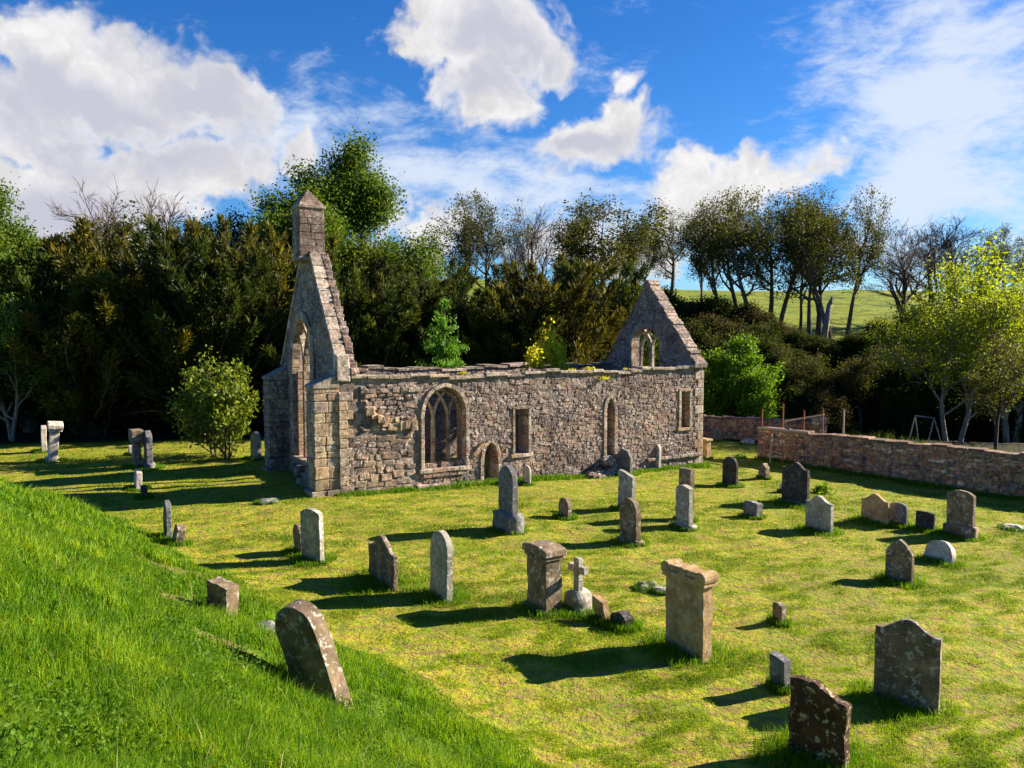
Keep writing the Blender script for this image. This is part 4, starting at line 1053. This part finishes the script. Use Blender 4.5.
SPARSE = [broad(s, 12, .22, 11, .3, .13, L_HILL, bark=BARK_T, name='thin_crowned_tree', fork=.3, levels=4, spread=.6, kids=(5, 4, 4, 3), lratio=.62, wob=.18) for s in (51, 52)]
LIME = [broad(s, 10, .15, 27, .30, .10, L_LIME, bark=BARK_L, name='young_tree', fork=.25, levels=3, spread=.75, kids=(8, 5, 4), lratio=.58, stems=2) for s in (61, 62)]
VIV = broad(71, 5.5, .10, 110, .22, .10, L_VIVID, name='young_tree', fork=.12, levels=3, spread=.85, kids=(7, 5, 3), lratio=.55)
SHR = [broad(s, 4.5, .07, 60, .28, .11, L_SHRUB, name='shrub', fork=.05, levels=3, spread=.8, kids=(7, 4, 4), lratio=.6, stems=3) for s in (81, 82)]

# left yews: (px, Y, height, sx, rot, label)
yews = [(-45,47,9.2,1.15,'dark yew at the far left edge of the wood'), (30,46,10.4,1.1,'broad dark yew behind the two leftmost stones'), (92,45,9.8,1.1,'dark yew behind the T-headed stones, left part of the wood'),
 (150,47,11.8,1.0,'tall olive-tipped yew with bare twigs above it'), (205,46,11.4,1.0,'dark yew directly behind the sunlit shrub'), (255,49,12.0,1.0,'yew whose tips rise just left of the bellcote'),
 (20,54,12.4,1.0,'yew in the second row at far left'), (110,56,13.4,1.0,'yew in the second row under the bare tree tops'), (215,57,13.6,1.0,'yew in the second row left of the chapel'),
 (345,48,9.8,.95,'dark yew just right of the bellcote'), (398,50,9.6,.95,'ascending olive yew above the west part of the nave wall'), (452,51,9.0,.95,'dark yew behind the green conifer sapling'),
 (505,50,8.6,1.0,'dark yew between conifer sapling and yellow bush'), (555,51,10.6,.95,'golden-tipped yew behind the yellow bush'), (598,54,10.8,.8,'olive yew left of the east gable'), (300,60,12.4,.9,'yew showing between bellcote and wood'),
 (430,60,10.8,.9,'dark yew filling the wood below the tall pair of crowns'), (530,60,11.0,.9,'dark yew beneath the slim bare tree')]
for i, (px, Y_, h, sx, lab) in enumerate(yews):
    p = at(px, Y_); place(YEW[i % 3], 'yew_tree', p, (h-p.z*.6)/10, i*1.9, lab, 'yew tree', 'dark yews along the wood', sx=sx, leafm=(L_YEW, L_YEW2, L_YEW, L_YEW3, L_YEW2)[i % 5])
P_ = at(342, 66); place(BIG, 'x', P_, 1.0, 0, 'tallest bright green broadleaf tree rising behind the bellcote', 'tree', sx=1.12)
P_ = at(2, 50); place(BIG, 'x', P_, .78, 1, 'green broadleaf tree at the far left edge of the picture', 'tree')
P_ = at(228, 66); place(HILL[1], 'x', P_, .86, 3, 'rounded dark green tree crown left of the bellcote', 'tree', sx=1.0)
# tall trees above the wood and on the hill: (proto, px, Y, top_y, sx, rot, tilt, label)
def toph(px, Y_, ty): r = ray(px, ty); return CZ+r.z*Y_/r.y
hill = [(BARE[0],112,66,176,.95,0,0,'bare tree with reddish twigs above the left wood','bare tree'), (BARE[1],165,64,174,1.0,2,0,'second bare twiggy tree just right of the first on the left','bare tree'),
 (SPARSE[0],195,62,210,1.1,1,0,'twiggy half-leafed tree above the yews left of the chapel','tree'), (SPARSE[1],60,62,225,1.0,2,0,'twiggy low tree above the leftmost yews','tree'),(SPARSE[0],135,60,208,1.2,5,0,'brownish half-leafed tree between the two bare ones on the left','tree'), (SPARSE[1],230,62,212,1.2,3,0,'twiggy olive tree just left of the bellcote top','tree'), (SPARSE[1],375,66,232,1.0,4,0,'half-bare tree right behind the tallest green tree','tree'),
 (HILL[0],455,78,193,1.0,0,0,'left tree of the rounded dark pair above the nave','tree'), (HILL[1],487,77,195,1.0,2,0,'right olive tree of the rounded pair above the nave','tree'),
 (BARE[0],533,80,194,1.0,3,0,'slim bare tree between the rounded pair and the yews','bare tree'), (BARE[1],515,84,215,.7,5,0,'small bare tree left of the slim one','bare tree'),
 (SPARSE[0],600,86,190,1.5,2,0,'wide thin-crowned tree above the golden yew','tree'), (SPARSE[0],715,62,330,1.0,2,0,'thin grey tree low on the slope right of the east gable','tree'), (SPARSE[1],775,62,345,1.2,2,0,'thin tree on the slope above the vivid green tree','tree'), (SPARSE[0],812,59,350,1.2,5,0,'thin tree on the slope behind the rusty posts','tree'), (SPARSE[1],862,58,345,1.2,1,0,'thin tree low on the slope left of the lime trees','tree'), (SPARSE[0],900,60,340,1.2,4,0,'thin tree on the slope touching the airy lime tree','tree'), (SPARSE[1],580,84,200,.9,3,0,'thin-crowned tree at the left of the wide one','tree'), (SPARSE[1],632,90,215,.8,1,0,'thin tree on the skyline left of the east gable','tree'),
 (HILL[2],668,100,200,1.3,1,0,'dark round-crowned tree on the skyline above the east gable','tree'), (HILL[1],722,79,200,.9,1,0,'left edge tree of the dense hill clump','tree'), (HILL[2],768,82,182,1.0,1,-.03,'crooked tree inside the dense hill clump','tree'), (HILL[1],846,80,186,.8,4,.02,'right leafy companion of the sinuous tree','tree'), (SPARSE[0],818,84,190,1.2,3,.05,'twiggy tree between the leaning and the sinuous tree','tree'), (HILL[1],640,104,225,.8,4,0,'small leafy skyline tree left of the east gable apex','tree'), (SPARSE[0],700,100,205,.8,4,0,'thin tree with straight trunk on the skyline right of the gable','tree'),
 (HILL[0],740,80,189,1.0,3,0,'left tree of the dense hill clump','tree'), (HILL[1],757,76,184,1.05,0,0,'tallest leafy tree in the middle of the hill clump','tree'), (HILL[2],778,84,188,1.0,5,0,'right tree of the dense hill clump','tree'),
 (HILL[0],809,77,194,.9,1.5,.10,'tree with pale lit trunk leaning right on the hill','tree'), (HILL[2],832,76,183,1.0,2,.02,'sinuous tree with pale trunk base on the hill','tree'), (SPARSE[1],800,88,210,.8,0,0,'thin tree behind the leaning hill trees','tree'),
 (BARE[1],904,82,214,1.5,1,0,'bare spreading tree on the hill left of the bare cluster','bare tree'), (BARE[0],930,92,210,1.4,2,0,'middle tree of the bare cluster on the right skyline','bare tree'), (BARE[1],948,94,213,1.4,4,0,'right tree of the bare cluster on the right skyline','bare tree'),
 (HILL[1],985,84,235,.9,2,0,'dark purple-green tree behind the lime tree','tree'), (HILL[0],1004,90,222,.7,2,0,'small dark conical tree on the right skyline','tree'), (SPARSE[0],1040,86,225,1.0,3,0,'thin tree at the far right edge','tree')]
for pr, px, Y_, ty, sx, rz, ti, lab, cat in hill:
    p = at(px, Y_); base = {'h': 15, 'b': 13, 't': 12}[pr.name[0]]; s = (toph(px, Y_, ty)-p.z)/base
    place(pr, 'x', p, s, rz, lab, cat, 'trees on the hill and above the wood', sx=sx, tilt=ti)
# pale stump on the hill
g = at(821, 75); mb = MB(); mb.bar((0, 0, -.3), (.7, 0, 4.2), .36, .25, 9); mb.bar((.7, 0, 4.2), (.95, .1, 4.9), .25, .1, 7); mb.bar((.35, 0, 2), (-.1, 0, 3), .14, .05, 6)
o = mb.build('dead_trunk', BARK_L, smooth=True); o.location = g; tag(o, 'pale leaning dead tree trunk on the hill between the sinuous trees', 'dead tree')
# bright and lime trees
P_ = at(743, 54); place(VIV, 'x', P_, 1.22, 0, 'vivid green rounded young tree just right of the chapel', 'tree')
P_ = at(956, 50); place(LIME[0], 'x', P_, 1.12, 0, 'yellow-green airy tree with forked pale trunk beyond the boundary wall', 'tree', sx=1.0, leafm=leaf_mat('olive_lime_leaves', (.07, .11, .008), (.20, .26, .016), (.38, .40, .03), .55))
P_ = at(1014, 55); place(LIME[1], 'x', P_, 1.42, 0, 'brightest lime tree at the right edge', 'tree', sx=1.15)
P_ = at(905, 66); place(LIME[1], 'x', P_, .62, 2, 'low lime-tipped tree on the slope behind the airy tree', 'tree', sx=1.1)
P_ = at(8, 42.3); place(LIME[0], 'x', P_, .78, 3, 'lime green foliage at the far left edge before the yews', 'tree', sx=1.0, leafm=L_VIVID)
P_ = at(1000, 43); place(SPARSE[0], 'x', P_, .55, 1, 'thin crooked small tree close behind the wall at right', 'tree')
# slope shrubs
sh = [(712,60,4.6,0,'r'), (735,63,5,0,'s'), (770,64,4.5,1,'s'), (805,61,4.2,1,'s'), (840,60,3.4,1,'r'), (870,60,3.2,0,'s'), (900,58,3.4,1,'s'), (935,60,5,0,'s'), (975,60,5,0,'s'), (1020,58,5,1,'s'), (1050,56,5,1,'s'),
      (690,66,4.6,1,'s'), (720,68,4.6,0,'r'), (760,68,3,1,'s'), (790,66,2.6,0,'s'), (860,64,3,1,'s'), (890,66,3,0,'r'), (650,68,6,1,'s'), (620,66,6.5,0,'s'), (675,60,5,0,'s'), (785,57,3.6,0,'s'), (825,56,3.6,1,'r'), (940,68,6,0,'s'), (980,70,6,1,'s'), (1025,70,6,0,'s'), (700,76,4.2,1,'r'), (755,60,4,0,'s'), (680,74,4.6,0,'s'), (718,74,4.4,0,'s'), (740,73,4.2,1,'r'), (762,72,3.6,0,'s'), (782,71,3.2,1,'r'), (803,70,2.8,0,'s'), (822,69,2.6,1,'s'), (845,69,3,0,'s'), (868,70,3,1,'s'), (888,72,3.4,0,'s'), (655,78,5,1,'s'), (725,66,4.6,1,'r'), (748,67,4.2,0,'s')]
near = ['beside the vivid young tree','below the dense hill clump','on the slope under the hill clump','mid slope under the leaning trees','low on the slope behind the rusty posts','on the dark slope behind the long wall','on the slope left of the airy lime tree','behind the trunk of the airy lime tree']
for i, (px, Y_, h, v, m) in enumerate(sh):
    p = at(px, Y_); w_ = 'russet' if m == 'r' else 'dull olive'
    place(SHR[v], 'x', p, h/4.5, i*1.3, '%s shrub about %s tall %s' % (w_, 'a storey' if h < 4.8 else 'two storeys', 'on the shaded slope below the hill trees'), 'shrub', '%s shrubs %s on the shaded slope' % (w_, 'low' if h < 4.8 else 'tall'), leafm=(L_RUST if m == 'r' else L_SHRUB), sx=1.25)
# sunlit laurel-like shrub left of the chapel
polys, tips, rs = grow_tree(91, 4.4, .05, fork=.05, levels=2, spread=.62, kids=(8, 5), lratio=.6, stems=5, up=.06)
lv = leafy(tips, rs, 22, .17, .10, 1.8)
pr = proto('broad_shrub', polys, lv, BARK, leaf_mat('glossy_yellow_green_leaves', (.05, .09, .01), (.20, .27, .02), (.42, .45, .05), .4, .4)); place(pr, 'x', G(223, 458), 1.12, .8, 'sunlit yellow-green leafy shrub against the dark yews left of the chapel', 'shrub', sx=.95)
# conifer sapling and bush behind the nave wall
rs = np.random.default_rng(5); polys = [([np.array((0, 0, -.3)), np.array((0, 0, 3)), np.array((.05, 0, 6))], [.08, .05, .01])]; C_ = []
for i in range(120):
    z = rs.uniform(.6, 5.9); ph = rs.random()*6.28; L = ((6.2-z)*.36+.1)*(.75+.5*abs(math.sin(z*4.5))); a = np.array((0, 0, z)); b_ = a+np.array((math.cos(ph)*L, math.sin(ph)*L, L*.25)); polys.append(([a, (a+b_)/2+np.array((0, 0, -.05)), b_], [.02, .014, .006])); k = int(60*L+12); f = rs.random((k, 1)); C_.append(a+(b_-a)*f+rs.normal(0, .07, (k, 3)))
lv = leaves(np.concatenate(C_), .055, rs, 3.2)
pr = proto('conifer_sapling', polys, lv, BARK, leaf_mat('fresh_larch_needles', (.06, .16, .02), (.15, .33, .035), (.22, .42, .05), .45)); g = CH(6.6, 9.4, 0); g.z = hz(g.x, g.y); place(pr, 'x', at(444, 38.5), 1.22*(toph(444, 38.5, 303)+.3)/7.3, 0, 'fresh green pointed conifer sapling showing over the nave wall', 'conifer', sx=.78)
polys, tips, rs = grow_tree(93, 5.2, .05, fork=.1, levels=2, spread=.35, kids=(9, 5), lratio=.5, stems=2, up=.15)
pr = proto('slender_bush', polys, leafy(tips, rs, 70, .16, .09, 1.5), BARK, L_SAP); p = at(539, 38); place(pr, 'x', p, (toph(539, 38, 329)-p.z)/5.2, 0, 'slender yellow-green bush showing over the nave wall right of the conifer', 'bush', sx=.8)
# ferns / weeds on the wall head
def weed(loc, s, lab, n=60, leafm=L_SAP, name='wall_weed', cat='weed', el=3.0):
    rs = np.random.default_rng(int(loc[0]*97) & 0xffff); c = rs.normal(0, .33, (n, 3))*np.array((1, 1, .55)); c[:, 2] = np.abs(c[:, 2])*(2.2 if 'upright' in lab else 1)
    V, Fc, t = leaves(c*s, .07*s*2, rs, el); o = mesh_np(name, V, [Fc], leafm, tint=t); o.location = loc; return tag(o, lab, cat, 'weeds rooted on the chapel walls')
for u, v, z, s, l in ((11.2, .3, 4.12, .35, 'yellowish weeds on the nave wall head left of the east gable'), (10.3, .3, 4.12, .22, 'small yellow weed on the wall head, middle of the nave'), (11.6, -.1, 3.75, .32, 'trailing yellow-green weed hanging from the coping near the east gable'), (1.2, .3, 4.1, .2, 'small tuft on the wall head by the west gable'),
                      (5.2, .4, 4.12, .22, 'mossy tuft on the wall head below the conifer sapling'), (9.4, .4, 4.1, .15, 'tiny tuft on the coping under the yellow bush'), (13.1, .2, 4.12, .16, 'small tuft at the foot of the east gable slope')):
    weed(CH(u, v, z), s, l)
# tufts by the right wall
for px, py, s, l in ((822,493,.42,'upright fresh green tuft right of the largest black headstone'), (740,458,.4,'leafy green clump at the end of the boundary wall'), (845,436,.3,'')):
    if l:
        g = G(px, py); o = weed(g, s, l, 160, L_VIVID, 'grass_clump', 'grass clump', 6); del o['group']

#@@GRASS
# ------------------------------------------------------------ grass: blades
def blades(name, x, y, L, wd, mat, label, lean=.5, tint=None, rs=rng):
    n = len(x); z = height(x, y); ph = rs.random(n)*6.283; ln = rs.uniform(.1, 1, n)*lean
    dx, dy = np.cos(ph)*ln, np.sin(ph)*ln
    s = rs.random(n)*6.283; sx, sy = np.cos(s)*wd, np.sin(s)*wd
    b = np.stack([x, y, z-.01], 1); o = np.stack([sx, sy, 0*sx], 1)
    m = b+np.stack([dx*L*.3, dy*L*.3, L*.6], 1); t = b+np.stack([dx*L, dy*L, L*(1-.35*ln)], 1)
    V = np.stack([b-o, b+o, m+o*.7, m-o*.7, t], 1).reshape(-1, 3); i = np.arange(n)[:, None]*5
    tn = np.repeat(np.clip(tint if tint is not None else rs.normal(.5, .2, n), 0, 1), 5)
    o = mesh_np(name, V, [i+np.array([0, 1, 2, 3]), i+np.array([3, 2, 4])], mat, tint=tn, smooth=False)
    o.location = (0, 0, 0); return tag(o, label, 'grass', kind='stuff')
def frustum(n, y0, y1, p=1.0, x0=-.70, x1=.70):
    y = (y0**(1-p)+(y1**(1-p)-y0**(1-p))*rng.random(n))**(1/(1-p)) if p != 1 else y0*(y1/y0)**rng.random(n)
    return rng.uniform(x0, x1, n)*y, y
# long grass on the bank
x, y = frustum(520000, 2.2, 27, 1.0, -.72, .25); b = bankw(x, y)
cl = fbm(x, y, .9, 3, 21); cl2 = fbm(x, y, .25, 2, 22); so = soilw(x, y)
keep = (b > .12) & (rng.random(len(x)) < .55+cl*1.6) & (rng.random(len(x)) > so*1.4) & (rng.random(len(x)) > 1.1*np.exp(-((x+2.8)**2+(y-10.2)**2)/.5**2)); x, y, cl, cl2, b = x[keep], y[keep], cl[keep], cl2[keep], b[keep]
L = (.08+.15*rng.random(len(x))**1.5)*(1+2.2*cl)*sstep(b, .0, .5)+.03; L = L*(1+.25*np.clip(y/12-.5, 0, 1))
blades('long_grass', x, y, L, .0028*np.maximum(1, y/4.2), L_GRASS, 'long bright green grass covering the bank in the foreground', .95, np.clip(.48+cl*.8+cl2*1.0+rng.normal(0, .26, len(x))+.35*(rng.random(len(x)) > .97), 0, 1))
# short mossy turf
x, y = frustum(900000, 7.5, 46, 1.2, -.72, .72); b = bankw(x, y); e = lawn_edge(x)
r_ = (x-ORG.x)*UX.x+(y-ORG.y)*UX.y; q_ = (x-ORG.x)*VX.x+(y-ORG.y)*VX.y; inside = (r_ > -.1) & (r_ < 17.7) & (q_ > 0) & (q_ < 7)
xr = x*.87+y*.5; yr = -x*.5+y*.87; cl = fbm(xr*.55, yr*1.25, .34, 2, 31)*1.1+fbm(x, y, 1.3, 2, 35)*.6; c3 = fbm(x, y, 3.0, 3, 33)
keep = (b < .25) & (y < e+1.0) & (~inside) & (rng.random(len(x)) < .60+cl*4.5+c3*1.3); x, y, cl, c3 = x[keep], y[keep], cl[keep], c3[keep]
blades('short_turf', x, y, (.018+.05*rng.random(len(x)))*(1+2.0*np.clip(cl, -.28, .4)), .0045*np.maximum(1, y/13), L_LAWN, 'short mossy turf of the churchyard lawn', 1.3, np.clip(.48-cl*1.0-c3*.6+rng.normal(0, .17, len(x)), 0, 1))
# longer tufts at the feet of stones and walls
X_, Y2, LL = [], [], []
for gx_, gy_, rad, amt in TUFT:
    n = int(850*amt*(1+rad)); a = rng.random(n)*6.283; d = rad*rng.uniform(.25, 1.0+.25*amt, n); X_.append(gx_+np.cos(a)*d); Y2.append(gy_+np.sin(a)*d); LL.append((.05+.16*rng.random(n))*min(1.5, .6+.35*amt))
n = 16000; u = rng.uniform(-.2, 17.8, n); v = -np.abs(rng.normal(0, .22, n))-.02
X_.append(ORG.x+UX.x*u+VX.x*v); Y2.append(ORG.y+UX.y*u+VX.y*v); LL.append((.05+.2*rng.random(n))*(.5+.8*vnoise(u*1.3, u*0, 4)))
n = 9000; tt = rng.random(n); v = -np.abs(rng.normal(0, .25, n))
X_.append(12.25+(28.5-12.25)*tt+v*.7); Y2.append(39.6+(22.9-39.6)*tt+v*.7); LL.append(.06+.2*rng.random(n))
x, y, L = np.concatenate(X_), np.concatenate(Y2), np.concatenate(LL)
blades('tufted_grass', x, y, L, .0035*np.maximum(1, y/9), L_GRASS, 'darker longer grass tufts round the stones and along the walls', .7)
# weeds on the ground beyond the wall
n = 34000; tt = rng.random(n); v = rng.uniform(.9, 5, n); x = 12.25+16.25*tt+v*.72; y = 39.6-16.7*tt+v*.7
blades('rank_grass', x, y, (.25+.7*rng.random(n)**2)*(.25+1.3*vnoise(x*.8, y*.8, 8)), .016, L_BIG, 'rank green growth behind the boundary wall', .7)
# broad weeds and stalks on the bank
x, y = frustum(6500, 2.6, 20, 1.0, -.7, .1); b = bankw(x, y); k = (b > .5) & (fbm(x, y, 1.6, 2, 44) > .12); x, y = x[k], y[k]
if len(x):
    rp = np.repeat(np.arange(len(x)), 26); c = np.stack([x[rp]+rng.normal(0, .09, len(rp)), y[rp]+rng.normal(0, .09, len(rp)), height(x[rp], y[rp])+rng.uniform(.02, .16, len(rp))], 1)
    V, Fc, t = leaves(c, .024, rng, 1.5); tag(mesh_np('broad_leaved_weeds', V, [Fc], L_VIVID, tint=t*.4), 'dark clover-like weeds among the long bank grass', 'weeds', kind='stuff')
n = 90; x, y = frustum(n, 3.5, 14, 1.0, -.6, .0); k = bankw(x, y) > .8; x, y = x[k], y[k]
M_STRAW = leaf_mat('dry_straw', (.25, .19, .09), (.4, .32, .16), None, .2)
blades('dry_stalks', x, y, .25+.25*rng.random(len(x)), .004+0*x, M_STRAW, 'dry straw stalks sticking out of the long grass', 1.2)

for pr_ in YEW+HILL+BARE+SPARSE+LIME+SHR+[BIG, VIV]:
    if pr_.name not in PROTO_USED:
        for ch in list(pr_.children): bpy.data.objects.remove(ch)
        bpy.data.objects.remove(pr_)
